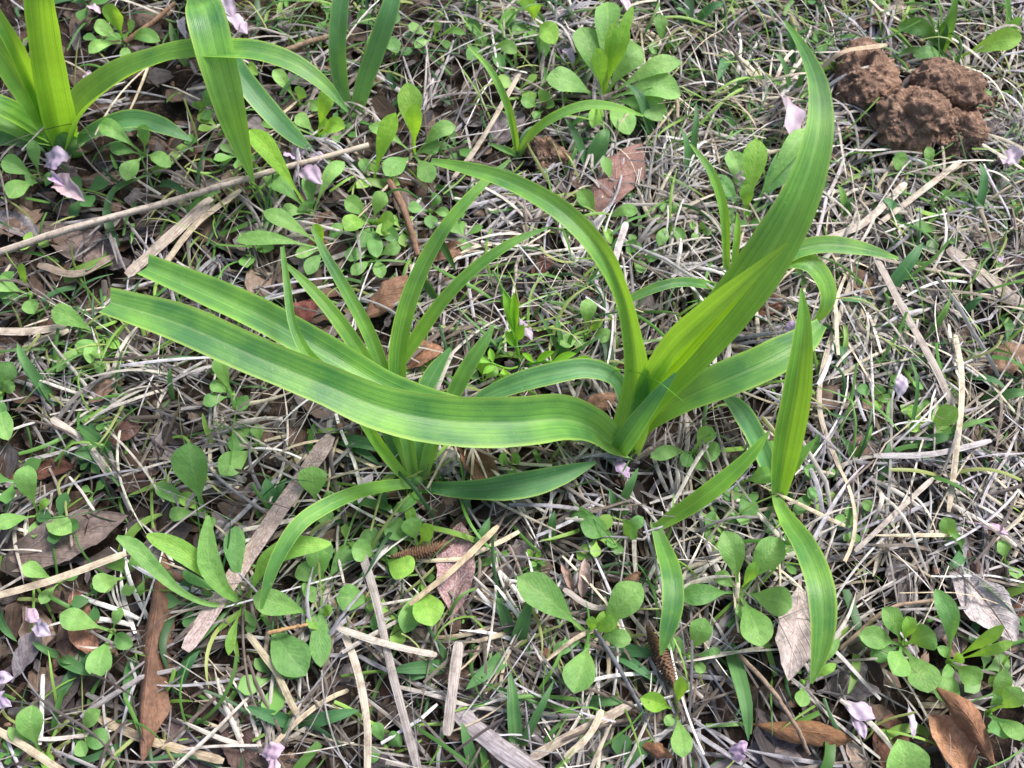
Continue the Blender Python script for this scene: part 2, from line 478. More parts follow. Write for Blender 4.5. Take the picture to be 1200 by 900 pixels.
# ------------------------------------------------------------------ the setting: soil
corners = np.array([at(-260, -160), at(1460, -160), at(-260, 1060), at(1460, 1060)])
X0, X1 = corners[:, 0].min(), corners[:, 0].max()
Y0, Y1 = corners[:, 1].min(), corners[:, 1].max()

def relief(x, y):
    p = Vector((x * 9, y * 9, 0.3)); q = Vector((x * 45, y * 45, 1.7)); r = Vector((x * 170, y * 170, 4.1))
    return .006 * noise.noise(p) + .0035 * noise.noise(q) + .0018 * noise.noise(r) - .004

def build_ground():
    fx = np.linspace(X0, X1, 200); fy = np.linspace(Y0, Y1, 170)
    far = np.array([-60, -20, -6, -2.2, -1.2])
    xs = np.concatenate([far, fx, -far[::-1]]); ys = np.concatenate([far - .2, fy, -far[::-1] + .2])
    xs.sort(); ys.sort()
    V = np.array([(x, y, relief(x, y) if abs(x) < 1.1 and abs(y) < 1.1 else -.004) for y in ys for x in xs])
    F = grid_faces(len(ys), len(xs))
    o = obj('ground', fill_mesh('ground', V, F), M['soil'])
    tag(o, 'dark brown soil under the dry thatch', None, None, 'structure')
build_ground()

# ------------------------------------------------------------------ loose masses nobody could count
def blobs(px, py, lst):
    d = np.zeros_like(px)
    for (x, y, rx, ry, a) in lst:
        d += a * np.exp(-(((px - x) / rx) ** 2 + ((py - y) / ry) ** 2))
    return d

STRAW_MAP = [(1050, 420, 260, 260, 1.0), (980, 250, 220, 160, .7), (620, 820, 260, 130, .9), (640, 340, 140, 100, .8), (650, 130, 260, 140, .35),
             (200, 480, 160, 110, .6), (880, 80, 130, 110, .6), (1050, 640, 200, 90, .7), (760, 640, 140, 80, .4), (300, 820, 130, 90, .35), (1180, 120, 90, 120, .7)]
BARE_MAP = [(1070, 120, 75, 55, 1.0), (210, 145, 80, 40, .5), (640, 185, 40, 30, .6), (960, 830, 130, 50, .65), (80, 640, 110, 60, .5), (340, 25, 50, 30, .7), (60, 270, 80, 30, .4), (30, 780, 60, 60, .4)]

def sample(n, dens):
    out = np.zeros((0, 2))
    while len(out) < n:
        p = rng.uniform((X0, Y0), (X1, Y1), (n * 2, 2))
        px, py = to_px(np.c_[p, np.zeros(len(p))])
        k = rng.uniform(0, 1, len(p)) < dens(px, py)
        out = np.vstack([out, p[k]])
    return out[:n]

def strands(p0, ang, L, wid, z0, slope, arch, bend, wob, seg=8, tilt=.35, ridge=.35, kink=None, blunt=.5):
    n = len(p0); v = np.linspace(0, 1, seg)
    a = ang[:, None] + bend[:, None] * (v[None] - .5) + wob[:, None] * np.sin(v[None] * 7 + ang[:, None] * 5)
    if kink is not None:
        kp, ka = kink
        a = a + ka[:, None] * (v[None] > kp[:, None])
    step = (L / (seg - 1))[:, None]
    dx = np.cumsum(np.cos(a) * step, 1) - np.cos(a[:, :1]) * step
    dy = np.cumsum(np.sin(a) * step, 1) - np.sin(a[:, :1]) * step
    x = p0[:, :1] + dx; y = p0[:, 1:] + dy
    z = z0[:, None] + slope[:, None] * v[None] * L[:, None] + arch[:, None] * np.sin(np.pi * v[None]) * L[:, None]
    C = np.stack([x, y, z], -1)
    W = np.stack([-np.sin(a), np.cos(a), np.zeros_like(a)], -1)
    tl = rng.normal(0, tilt, n)[:, None, None]
    Wt = W * np.cos(tl) + np.array([0, 0, 1.]) * np.sin(tl)
    Nn = np.array([0, 0, 1.]) * np.cos(tl) - W * np.sin(tl)
    bl = (rng.uniform(0, 1, n) > blunt).astype(float)[:, None]
    taper = (np.minimum(1, .75 + v * 2)[None] * (1 - (.15 + .7 * bl) * v[None] ** 3))[:, :, None]
    w = wid[:, None, None] * taper * .5
    P = np.stack([C - Wt * w - Nn * w * ridge, C + Nn * w * ridge * .7, C + Wt * w - Nn * w * ridge], 2)   # n, seg, 3, xyz
    V = P.reshape(-1, 3)
    f = grid_faces(seg, 3)
    F = (f[None] + (np.arange(n) * seg * 3)[:, None, None]).reshape(-1, 4)
    uv1 = np.stack(np.meshgrid([0, .5, 1.], v), -1).reshape(-1, 2)
    UV = np.tile(uv1, (n, 1)) + np.repeat(rng.uniform(0, 40, (n, 1)), seg * 3, 0) * np.array([[0, 1.]])
    return V, F, UV

PALETTE = np.array([lin(206, 200, 190)[:3], lin(180, 174, 168)[:3], lin(210, 200, 178)[:3], lin(160, 155, 156)[:3], lin(134, 124, 116)[:3],
                    lin(190, 177, 152)[:3], lin(108, 96, 88)[:3], lin(178, 176, 184)[:3], lin(218, 215, 212)[:3]])
def straw_colours(n, px, py):
    right = np.clip((px - 500) / 500, 0, 1) * np.clip((800 - py) / 400, 0, 1)
    w = np.ones((n, 9)) * np.array([1.1, 1.3, .4, 1.7, 1.2, .3, 1.3, 1.6, .9])
    w[:, 2] += 1.6 * right; w[:, 5] += 1.2 * right; w[:, 0] += 1.2 * right; w[:, 6] *= 1 - .6 * right; w[:, 3] *= 1 - .4 * right
    c = np.cumsum(w, 1); c /= c[:, -1:]
    i = (rng.uniform(0, 1, n)[:, None] > c).sum(1)
    col = PALETTE[i] * rng.uniform(.5, 1.18, (n, 1))
    return col

def straw_density(px, py):
    return np.clip(.26 + blobs(px, py, STRAW_MAP) * .66 - blobs(px, py, BARE_MAP) * .7, .04, 1)

def thatch():
    Vs, Fs, Us, Cs = [], [], [], []; off = 0
    def add(V, F, U, C):
        nonlocal off
        Vs.append(V); Fs.append(F + off); Us.append(U); Cs.append(C); off += len(V)
    # lower mat: short broken pieces
    def batch(n, lmin, lmax, wmin, wmax, zlo, zhi, dark, slope=.06, arch=.05):
        p = sample(n, straw_density)
        px, py = to_px(np.c_[p, np.zeros(n)])
        fl = np.array([noise.noise(Vector((a * 7, b * 7, 9))) for a, b in p]) * 3.0
        ang = np.where(rng.uniform(0, 1, n) < .45, fl + rng.normal(0, .45, n), rng.uniform(0, 6.283, n)) + np.where(rng.uniform(0, 1, n) < .5, np.pi, 0)
        L = rng.uniform(lmin, lmax, n) * rng.uniform(.6, 1.2, n)
        kink = (rng.uniform(.2, .8, n), np.where(rng.uniform(0, 1, n) < .22, rng.normal(0, .7, n), 0))
        V, F, U = strands(p, ang, L, wmin * .8 + (wmax - wmin * .8) * rng.uniform(0, 1, n) ** 1.9, rng.uniform(zlo, zhi, n), rng.normal(0, slope, n), np.abs(rng.normal(0, arch, n)),
                          rng.normal(0, .26, n), rng.normal(0, .045, n), kink=kink, ridge=.22)
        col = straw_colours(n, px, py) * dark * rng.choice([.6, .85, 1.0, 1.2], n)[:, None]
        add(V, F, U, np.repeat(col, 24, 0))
    batch(4200, .010, .034, .0012, .0034, -.004, .003, .17)  # lower layers get darker colours, painting shade into the gaps between straws
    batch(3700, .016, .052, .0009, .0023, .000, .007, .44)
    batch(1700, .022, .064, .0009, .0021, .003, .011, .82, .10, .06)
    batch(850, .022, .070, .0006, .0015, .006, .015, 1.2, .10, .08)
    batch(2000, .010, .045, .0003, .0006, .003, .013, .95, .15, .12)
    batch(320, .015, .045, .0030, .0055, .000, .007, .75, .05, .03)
    # tufts: stubble spreading from one crown
    for _ in range(360):
        c = sample(1, straw_density)
        m = int(rng.integers(6, 15))
        p = c + rng.normal(0, .003, (m, 2))
        px, py = to_px(np.c_[p, np.zeros(m)])
        main = rng.uniform(0, 6.28)
        V, F, U = strands(p, rng.normal(main, .7, m), rng.uniform(.018, .05, m), rng.uniform(.0010, .0025, m), rng.uniform(0, .006, m), rng.uniform(.0, .28, m), np.abs(rng.normal(0, .12, m)),
                          rng.normal(0, .45, m), rng.normal(0, .06, m))
        base = straw_colours(1, px[:1], py[:1])
        add(V, F, U, np.repeat(base * rng.uniform(.75, 1.15, (m, 1)), 24, 0))
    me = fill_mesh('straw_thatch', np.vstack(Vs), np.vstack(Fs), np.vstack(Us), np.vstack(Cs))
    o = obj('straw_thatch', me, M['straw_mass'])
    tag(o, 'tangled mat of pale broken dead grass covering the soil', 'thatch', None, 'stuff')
thatch()

def flakes(name, n, smin, smax, zlo, zhi, cols, dens, mat_, label, cat):
    p = sample(n, dens)
    seg, nu = 5, 3
    v = np.linspace(0, 1, seg)
    V, C, U = [], [], []
    f = grid_faces(seg, nu); Fs = []
    for i in range(n):
        L = rng.uniform(smin, smax); w = L * rng.uniform(.3, .75); a = rng.uniform(0, 6.28)
        pf = np.maximum(.08, np.sin(np.pi * np.clip(v * .9 + .05, 0, 1)) ** .6) * rng.uniform(.7, 1.2, seg)
        u = np.linspace(-1, 1, nu)
        xx = (v[:, None] - .5) * L + rng.normal(0, .06 * L, (seg, nu)); yy = u[None] * w / 2 * pf[:, None]
        zz = rng.uniform(-.2, .45) * (yy ** 2) / w * 2 + rng.uniform(-.25, .35) * L * (v[:, None] - .5) ** 2 * 2 + (v[:, None] - .5) * L * rng.normal(0, .16) + yy * rng.normal(0, .25)
        X = np.cos(a) * xx - np.sin(a) * yy + p[i, 0]; Y = np.sin(a) * xx + np.cos(a) * yy + p[i, 1]
        V.append(np.stack([X, Y, zz + rng.uniform(zlo, zhi)], -1).reshape(-1, 3))
        C.append(np.repeat([np.array(cols[rng.integers(len(cols))][:3]) * rng.uniform(.28, .85)], seg * nu, 0))
        U.append(np.stack(np.meshgrid([0, .5, 1.], v), -1).reshape(-1, 2) + [0, rng.uniform(0, 30)])
        Fs.append(f + i * seg * nu)
    o = obj(name, fill_mesh(name, np.vstack(V), np.vstack(Fs), np.vstack(U), np.vstack(C)), mat_)
    tag(o, label, cat, None, 'stuff')
litter_density = lambda px, py: np.clip(.40 + blobs(px, py, [(100, 700, 260, 260, .5), (480, 380, 130, 120, .4), (960, 830, 200, 80, .5), (220, 230, 240, 130, .3)]), 0, 1)
flakes('leaf_litter', 3600, .006, .024, -.002, .006, [lin(100, 82, 70), lin(122, 100, 86), lin(116, 106, 108), lin(82, 68, 60), lin(142, 120, 104), lin(132, 124, 126), lin(108, 80, 66)],
       litter_density, M['straw_mass'], 'broken brown leaf crumbs scattered through the thatch', 'leaf litter')

def fine_grass():
    spots = [(265, 255, 60, 40, 1.0), (140, 400, 70, 50, .9), (100, 470, 80, 60, .5), (640, 390, 90, 50, .8), (1000, 60, 220, 120, .45), (860, 150, 60, 90, .5), (1080, 400, 160, 120, .3),
             (1160, 250, 90, 100, .4), (420, 30, 120, 60, .4), (640, 60, 70, 60, .4), (640, 760, 200, 100, .25), (450, 620, 120, 60, .3), (150, 860, 180, 80, .25), (700, 250, 90, 60, .3)]
    d = lambda px, py: np.clip(.10 + blobs(px, py, spots), 0, 1)
    n = 2900
    p = sample(n, d)
    L = rng.uniform(.010, .042, n)
    V, F, U = strands(p, rng.uniform(0, 6.28, n), L, rng.uniform(.0006, .0021, n), rng.uniform(0, .006, n), rng.uniform(.05, .6, n), np.abs(rng.normal(0, .15, n)), rng.normal(0, .6, n), rng.normal(0, .05, n), ridge=.25)
    cols = np.array([lin(70, 112, 52)[:3], lin(92, 136, 62)[:3], lin(60, 96, 58)[:3], lin(120, 156, 70)[:3], lin(140, 150, 90)[:3]])
    C = np.repeat(cols[rng.integers(0, 5, n)] * rng.uniform(.6, 1.1, (n, 1)), 24, 0)
    tag(obj('fine_grass', fill_mesh('fine_grass', V, F, U, C), M['green_mass']), 'fine green grass blades growing up through the thatch', 'grass', None, 'stuff')
    # short broad leaf pieces
    n = 620
    p = sample(n, lambda px, py: np.clip(.3 + .7 * blobs(px, py, spots) + blobs(px, py, [(1050, 350, 180, 250, .35), (300, 500, 300, 120, .25)]), 0, 1))
    L = rng.uniform(.010, .030, n)
    V, F, U = strands(p, rng.uniform(0, 6.28, n), L, L * rng.uniform(.10, .24, n), rng.uniform(.003, .010, n), rng.uniform(-.05, .3, n), np.abs(rng.normal(0, .12, n)), rng.normal(0, .5, n), rng.normal(0, .03, n), ridge=-.2, tilt=.5)
    C = np.repeat(cols[rng.integers(0, 4, n)] * rng.uniform(.6, 1.1, (n, 1)), 24, 0)
    tag(obj('ground_cover', fill_mesh('ground_cover', V, F, U, C), M['green_mass']), 'short stray green leaves sprouting low between the straws', 'ground cover', None, 'stuff')
    # tiny round-leaved seedlings, each a few millimetres
    sd = [(90, 100, 120, 80, .6), (330, 160, 120, 90, .9), (440, 270, 110, 70, .9), (520, 60, 140, 60, .8), (60, 380, 90, 120, .8), (120, 560, 140, 110, .7), (60, 720, 120, 120, .6), (420, 660, 110, 80, .9), (250, 560, 140, 90, .7),
          (740, 200, 90, 110, .6), (760, 640, 140, 60, .5), (870, 690, 110, 80, .4), (1100, 250, 120, 120, .3), (1050, 430, 140, 120, .35), (640, 410, 90, 40, .7), (860, 560, 70, 60, .6), (150, 800, 150, 90, .5), (1080, 760, 120, 80, .5)]
    m = 75
    c = sample(m, lambda px, py: np.clip(.05 + blobs(px, py, sd), 0, 1))
    k = rng.integers(3, 6, m); idx = np.repeat(np.arange(m), k); n = len(idx)
    L = np.repeat(rng.uniform(.007, .016, m), k) * rng.uniform(.7, 1.2, n)
    ang = np.repeat(rng.uniform(0, 6.28, m), k) + np.concatenate([np.arange(q) * 6.28 / q for q in k]) + rng.normal(0, .3, n)
    seg = 7; v = np.linspace(0, 1, seg); pf = prof('spat', v); pf[-1] = .05
    z0 = np.repeat(rng.uniform(.005, .011, m), k)
    up = rng.uniform(.1, .8, n)
    r = v[None] * L[:, None]
    X = c[idx, 0][:, None] + np.cos(ang)[:, None] * r; Yc = c[idx, 1][:, None] + np.sin(ang)[:, None] * r
    Z = z0[:, None] + up[:, None] * r - .25 * r * v[None]
    w = (L * rng.uniform(.22, .34, n))[:, None] * pf[None]
    P = np.stack([np.stack([X - s_ * np.sin(ang)[:, None] * w, Yc + s_ * np.cos(ang)[:, None] * w, Z + abs(s_) * w * .25], -1) for s_ in (-1, 0, 1)], 2)
    f = grid_faces(seg, 3)
    F = (f[None] + (np.arange(n) * seg * 3)[:, None, None]).reshape(-1, 4)
    cc = np.array([lin(84, 128, 62)[:3], lin(104, 148, 74)[:3], lin(70, 112, 62)[:3], lin(128, 166, 78)[:3]])
    C = np.repeat(np.repeat(cc[rng.integers(0, 4, m)], k, 0) * rng.uniform(.75, 1.15, (n, 1)), seg * 3, 0)
    tag(obj('seedlings', fill_mesh('seedlings', P.reshape(-1, 3), F, None, C), M['green_mass']), 'tiny round-leaved green seedlings sprinkled all over the litter', 'seedlings', None, 'stuff')
    # moss
    n = 900
    c = at(345, 18)[:2]
    p = c + rng.normal(0, 1, (n, 2)) * np.array([.014, .012])
    V, F, U = strands(p, rng.uniform(0, 6.28, n), rng.uniform(.001, .003, n), rng.uniform(.0003, .0008, n), rng.uniform(-.002, .003, n), rng.uniform(.2, 1.2, n), np.zeros(n), np.zeros(n), np.zeros(n))
    C = np.repeat(np.array([lin(74, 84, 30)[:3]]) * rng.uniform(.5, 1.4, (n, 1)), 24, 0)
    tag(obj('moss', fill_mesh('moss', V, F, U, C), M['green_mass']), 'dark green moss patch on bare soil by the top edge', 'moss', None, 'stuff')
fine_grass()

# ------------------------------------------------------------------ the 300 straws that lie on top
def top_straws():
    protos = []
    for k in range(40):
        n = 1; L = np.array([rng.uniform(.028, .075)])
        kink = (rng.uniform(.25, .75, 1), np.array([rng.normal(0, .8) if k % 4 == 0 else 0.0]))
        V, F, U = strands(np.zeros((1, 2)), np.zeros(1), L, np.array([rng.uniform(.0011, .0026)]), np.zeros(1), rng.normal(0, .05, 1), np.abs(rng.normal(0, .05, 1)), rng.normal(0, .32, 1), rng.normal(0, .05, 1), seg=10, kink=kink)
        V = V - V.mean(0)
        protos.append(fill_mesh('dry_straw', V, F, U)); protos[-1].materials.append(M['straw'])
    cnt = 0
    while cnt < 300:
        x, y = rng.uniform(10, 1190), rng.uniform(10, 890)
        if rng.uniform() > straw_density(np.array([x]), np.array([y]))[0]: continue
        p = at(x, y, rng.uniform(.008, .015))
        c = straw_colours(1, np.array([x]), np.array([y]))[0]
        o = obj('dry_straw', protos[int(rng.integers(40))], None, None, p, np.clip(c * 1.15, .08, .68))
        o.rotation_euler = (rng.normal(0, .3), rng.normal(0, .07), rng.uniform(0, 6.28))
        tag(o, 'thin pale dry straw lying loose on top of the thatch', 'straw', 'loose dry straws on the thatch')
        cnt += 1
top_straws()

# ------------------------------------------------------------------ daylily plants
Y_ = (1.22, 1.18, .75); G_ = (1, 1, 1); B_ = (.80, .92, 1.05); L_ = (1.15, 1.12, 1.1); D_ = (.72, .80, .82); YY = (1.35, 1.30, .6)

def daylily(label, base_px, leaves, name='daylily_plant', group='daylily plants', sheath=(20, 0.8)):
    b = at(base_px[0], base_px[1], 0.0)
    t = thing(name, label, 'daylily', b, group)
    if sheath:
        r = sheath[0] * px_size(b) / 2; h = sheath[1] / 100
        pts = np.array([b + np.array([0, 0, q]) for q in np.linspace(-.003, h, 8)])
        ns = 14; V, F, cap, uv = tube(pts, r * np.array([1.15, 1.1, 1.0, .95, .9, .82, .7, .45]), ns, int(base_px[0]), .05)
        V = (V - b) * np.array([1.0, .72, 1.0])
        T = np.vstack([F[:, [0, 1, 2]], F[:, [0, 2, 3]], cap])
        obj('sheath', fill_mesh('sheath', V, T, uv * np.array([2.0, .1])), M['daylily'], t, None, (1.05, 1.08, 1.15))
    for i, (ctrl, kw) in enumerate(leaves):
        kw = dict(kw); m = kw.pop('m', 'daylily'); lb = kw.pop('label', None)
        o = blade('leaf', ctrl, M[m], t, b, seed=int(base_px[0]) + i * 7, **kw)
        if lb: o['label'] = lb
    return t

daylily('large daylily with wide arching leaves in the middle of the picture', (728, 524), sheath=(40, 1.1), leaves=[
    # long leaf to the left, mown end
    ([(729, 528, .6, 34), (712, 517, 2.4, 38), (692, 501, 3.8, 48), (660, 492, 5.0, 60), (600, 496, 6.3, 66), (520, 494, 7.2, 66), (450, 480, 8.0, 60), (380, 452, 8.8, 52), (300, 419, 9.6, 50), (210, 380, 10.2, 48), (124, 353, 10.5, 34)],
     dict(fold=[1.1, .75, .58, .55, .5, .46, .42, .34], roll=[0, 4, 9, 9, 5, 0, 0], ruffle=.045, n=70, nu=15, notch=.16, label='very long wide leaf with a mown blunt end')),
    # second mown leaf behind it
    ([(720, 522, .3, 18), (660, 500, 2.6, 28), (560, 488, 4.6, 34), (460, 458, 6.4, 38), (385, 415, 7.4, 42), (320, 378, 8.0, 42), (250, 345, 8.4, 38), (169, 311, 8.6, 28)],
     dict(fold=[.8, .5, .4, .45, .45, .35], ruffle=.03, n=50, nu=11, notch=.15, color=(.95, 1, .95))),
    # tall arching leaf curving over to the left
    ([(733, 524, .8, 40), (738, 496, 2.6, 47), (744, 450, 5.2, 38), (741, 400, 8.2, 29), (729, 345, 10.6, 24), (706, 298, 12.0, 29), (660, 250, 12.8, 28), (600, 215, 12.8, 22), (550, 199, 12.4, 16), (505, 189, 11.8, 7)],
     dict(fold=[.7, .5, .6, .75, .5, .4, .3], roll=[0, 0, 15, 25, 10, 0, 0], n=56, nu=11, color=(1.02, 1.02, .9))),
    # great leaf rising to the upper right
    ([(738, 520, .4, 26), (760, 472, 3.2, 42), (806, 420, 6.4, 54), (858, 358, 9.4, 60), (905, 290, 12.0, 60), (938, 225, 13.8, 48), (958, 158, 14.8, 35), (958, 105, 15.0, 25), (943, 62, 14.8, 14), (919, 24, 14.2, 3)],
     dict(fold=[.8, .55, .40, .36, .36, .4, .45, .4], roll=[10, 5, 0, -8, -10, -5, 0], ruffle=.02, n=56, nu=13, color=(.86, .93, .86))),
    # strip added to colour in the great leaf's backlit glow, then a younger leaf
    ([(742, 514, .6, 16), (764, 456, 4.6, 24), (800, 412, 8.0, 27), (846, 362, 10.9, 22), (885, 325, 12.8, 7)], dict(fold=[.8, .5, .4, .4], n=34, color=(1.4, 1.3, .55), label='added strip painted yellow-green for the backlit half of the great leaf')),
    ([(740, 514, .6, 18), (757, 455, 4.9, 28), (786, 409, 8.6, 30), (828, 369, 11.4, 30), (876, 327, 13.8, 20), (924, 285, 15.6, 3)],
     dict(fold=[.9, .6, .5, .4], n=36, color=(1.25, 1.2, .95))),
    # pale outer sheath leaf in front
    ([(722, 533, .8, 24), (736, 511, 3.0, 27), (754, 486, 5.2, 23), (774, 459, 6.8, 15), (792, 437, 7.6, 3)], dict(fold=[.6, .4, .4, .3], n=26, m='daylily_blue', face=.7, color=(1.25, 1.25, 1.2))),
    # leaf arching right, low
    ([(740, 518, .4, 22), (765, 490, 2.4, 30), (805, 466, 4.2, 38), (850, 446, 5.4, 46), (900, 424, 5.9, 46), (938, 402, 5.8, 36), (962, 380, 5.2, 16)],
     dict(fold=[.8, .5, .4, .36, .4], ruffle=.04, n=40, nu=11)),
    # curled leaf end behind
    ([(760, 480, 1.5, 14), (850, 365, 3.6, 20), (912, 310, 5.2, 22), (946, 310, 5.6, 22), (967, 338, 5.0, 20), (966, 362, 4.2, 14), (953, 379, 3.4, 4)],
     dict(fold=.4, roll=[0, 0, 0, 10, 25, 30], n=40, color=(1.2, 1.15, .95))),
    # leaf reaching right behind
    ([(760, 485, 1.5, 14), (860, 350, 4.0, 20), (920, 300, 5.5, 22), (960, 288, 6.0, 22), (1005, 291, 6.0, 17), (1053, 303, 5.4, 3)],
     dict(fold=.4, n=40, color=L_)),
    # leaf behind to the left
    ([(738, 505, 1.0, 16), (722, 446, 3.2, 20), (690, 433, 3.8, 25), (650, 438, 3.8, 27), (605, 450, 3.2, 25), (570, 464, 2.4, 18), (545, 480, 1.6, 6)],
     dict(fold=.35, n=36, m='daylily_blue', color=L_)),
])

daylily('daylily clump with thin upright blades, left of the large middle daylily', (488, 566), sheath=(26, 0.9), leaves=[
    ([(487, 568, .2, 14), (478, 520, 2.2, 18), (468, 465, 4.0, 21), (468, 405, 6.0, 24), (486, 335, 8.0, 22), (520, 270, 9.4, 16), (560, 222, 10.0, 12), (598, 187, 10.0, 3)], dict(fold=.45, n=44, color=(1.05, 1.05, .85))),
    ([(486, 566, .2, 12), (470, 500, 2.2, 15), (462, 440, 4.2, 18), (490, 395, 5.6, 18), (522, 350, 7.0, 16), (560, 312, 8.0, 14), (605, 282, 8.6, 10), (642, 267, 8.6, 2)], dict(fold=.4, n=44, color=(1.1, 1.08, .8))),
    ([(484, 566, .2, 12), (468, 505, 2.2, 15), (452, 445, 4.6, 18), (432, 390, 6.6, 18), (408, 345, 8.0, 16), (382, 300, 9.0, 11), (366, 267, 9.2, 4)], dict(fold=.45, n=36)),
    ([(484, 566, .2, 12), (466, 510, 2.2, 15), (450, 465, 4.4, 19), (425, 418, 6.0, 20), (392, 370, 7.4, 18), (358, 332, 8.2, 12), (329, 304, 8.6, 2)], dict(fold=.45, n=36, color=(1.08, 1.05, .85))),
    # thin twisted strip crossing in front of the mown leaves
    ([(480, 566, .3, 12), (452, 533, 3.5, 15), (430, 499, 6.0, 15), (408, 462, 7.4, 14), (385, 437, 8.7, 14), (360, 414, 9.3, 14), (344, 380, 9.7, 11), (337, 335, 10, 9), (331, 289, 10.2, 5)], dict(fold=.4, roll=[0, 0, 0, 10, 25, 20], n=44, face=.6, color=(1.1, 1.1, .95))),
    ([(490, 566, .2, 12), (492, 520, 1.8, 16), (494, 470, 3.2, 18), (508, 438, 4.0, 20), (528, 408, 4.6, 4)], dict(fold=.3, n=26, m='daylily_blue', color=(1.5, 1.4, 1.35), label='faded greyish leaf')),
    ([(494, 568, .2, 12), (505, 527, 2.0, 18), (526, 475, 3.8, 19), (550, 428, 5.2, 19), (568, 400, 5.8, 13), (578, 382, 6.0, 3)], dict(fold=.35, n=28)),
    ([(490, 568, .3, 12), (462, 569, 2.0, 14), (428, 575, 3.4, 17), (385, 592, 4.8, 19), (350, 616, 5.4, 20), (325, 655, 5.2, 17), (312, 690, 4.6, 11), (306, 714, 4.0, 3)], dict(fold=.35, n=36, color=L_, label='leaf arching down to the lower left')),
    ([(494, 570, .3, 12), (520, 573, 1.2, 18), (560, 574, 2.2, 26), (610, 568, 2.8, 36), (655, 557, 2.8, 28), (698, 542, 2.4, 4)], dict(fold=[.5, .5, .6, .6], roll=[0, -10, -18, -10], n=34, nu=11, m='daylily_blue', ruffle=.03)),
    ([(492, 572, .2, 8), (485, 584, 1.4, 12), (470, 594, 1.8, 12), (460, 599, 1.4, 3)], dict(fold=.3, n=18, color=L_)),
    ([(480, 560, .2, 10), (450, 500, 2, 14), (434, 455, 3.5, 12), (425, 420, 4.4, 3)], dict(fold=.4, n=22, m='daylily_blue')),
])

daylily('small daylily with a broad upright leaf, right of the large middle daylily', (911, 584), sheath=(15, 1.4), leaves=[
    ([(910, 592, .5, 12), (913, 566, 1.8, 25), (922, 510, 4.6, 37), (932, 455, 7.2, 35), (939, 400, 9.2, 25), (941, 365, 10.0, 14), (939, 338, 10.4, 3)], dict(fold=[.7, .5, .45, .4], n=36, nu=11, color=(1.1, 1.1, .78))),
    ([(908, 584, .2, 12), (902, 555, 1.4, 20), (885, 512, 2.6, 24), (866, 480, 3.2, 22), (848, 462, 3.4, 8)], dict(fold=.4, n=26, m='daylily_blue', color=(1.35, 1.3, 1.3))),
    ([(908, 570, .5, 9), (913, 592, 1.7, 14), (924, 612, 2.4, 21), (945, 645, 3.8, 29), (961, 690, 4.6, 33), (964, 735, 4.4, 29), (959, 772, 3.8, 18), (951, 801, 3.2, 3)], dict(fold=.3, n=36, nu=11, color=(1.1, 1.08, .95), label='leaf arching down towards the bottom edge')),
    ([(912, 584, .2, 9), (920, 560, 1.6, 15), (936, 537, 2.6, 14), (955, 515, 3.2, 3)], dict(fold=.45, n=20)),
    ([(910, 586, .2, 7), (900, 600, 1.0, 9), (896, 618, 1.2, 3)], dict(fold=.4, n=16, m='daylily_blue')),
])

daylily('two-leaved daylily shoot between the big middle daylily and the small right one', (768, 620), sheath=(10, 1.2), leaves=[
    ([(764, 622, .9, 9), (795, 602, 2.0, 20), (830, 578, 3.4, 24), (865, 548, 4.4, 19), (886, 526, 5.0, 12), (901, 505, 5.4, 2)], dict(fold=.4, n=32, color=(1.15, 1.15, .75))),
    ([(766, 612, .9, 9), (776, 640, 1.8, 19), (787, 675, 3.0, 26), (788, 710, 3.2, 26), (781, 742, 2.8, 17), (774, 768, 2.2, 2)], dict(fold=.3, n=28, color=(1.0, 1.02, 1.0))),
])

daylily('daylily with thick pale leaves crowded in the top left corner', (78, 168), sheath=(44, 1.2), leaves=[
    ([(74, 166, .3, 30), (68, 140, 2.4, 40), (58, 90, 6.0, 40), (50, 40, 9.0, 37), (46, -10, 11.5, 34), (42, -70, 13.5, 20), (40, -120, 14, 3)], dict(fold=[.6, .4, .35, .3], n=36, nu=11, face=.85, color=(1.15, 1.15, .78))),
    ([(66, 164, .3, 20), (46, 130, 2.6, 30), (20, 92, 5.0, 32), (-12, 45, 7.5, 28), (-50, 0, 9, 12)], dict(fold=.4, n=28, face=.7)),
    ([(62, 158, .5, 16), (38, 100, 4.6, 20), (15, 50, 8.0, 20), (-12, 5, 10, 14)], dict(fold=.5, n=26, face=.6, color=(1.1, 1.1, .8))),
    ([(64, 166, .3, 14), (38, 148, 1.8, 24), (8, 128, 3.4, 26), (-40, 108, 4.5, 16)], dict(fold=.4, n=24, color=(1.15, 1.15, .8))),
    ([(64, 168, .3, 14), (35, 158, 1.4, 22), (0, 142, 2.4, 24), (-50, 135, 3.0, 14)], dict(fold=.4, n=24)),
    ([(60, 170, .3, 12), (30, 166, 1.0, 16), (0, 163, 1.6, 18), (-50, 170, 2.0, 8)], dict(fold=.4, n=22, m='daylily_blue')),
    ([(84, 166, .3, 22), (95, 136, 2.6, 32), (122, 108, 5.0, 32), (160, 84, 7.0, 27), (205, 68, 8.4, 22), (250, 61, 9.2, 22), (300, 61, 9.4, 23), (345, 75, 9.0, 22), (380, 100, 8.2, 16), (408, 131, 7.2, 3)],
     dict(fold=[.7, .5, .5, .6, .3, .3, .3], roll=[0, 10, 20, 20, 0, 0], ruffle=.03, n=50, nu=11, color=(1.05, 1.05, .9), label='leaf arching far to the right')),
    ([(88, 170, .3, 10), (118, 152, 1.4, 18), (155, 141, 2.0, 22), (192, 149, 2.0, 20), (225, 165, 1.4, 3)], dict(fold=.4, n=26, m='daylily_blue')),
])
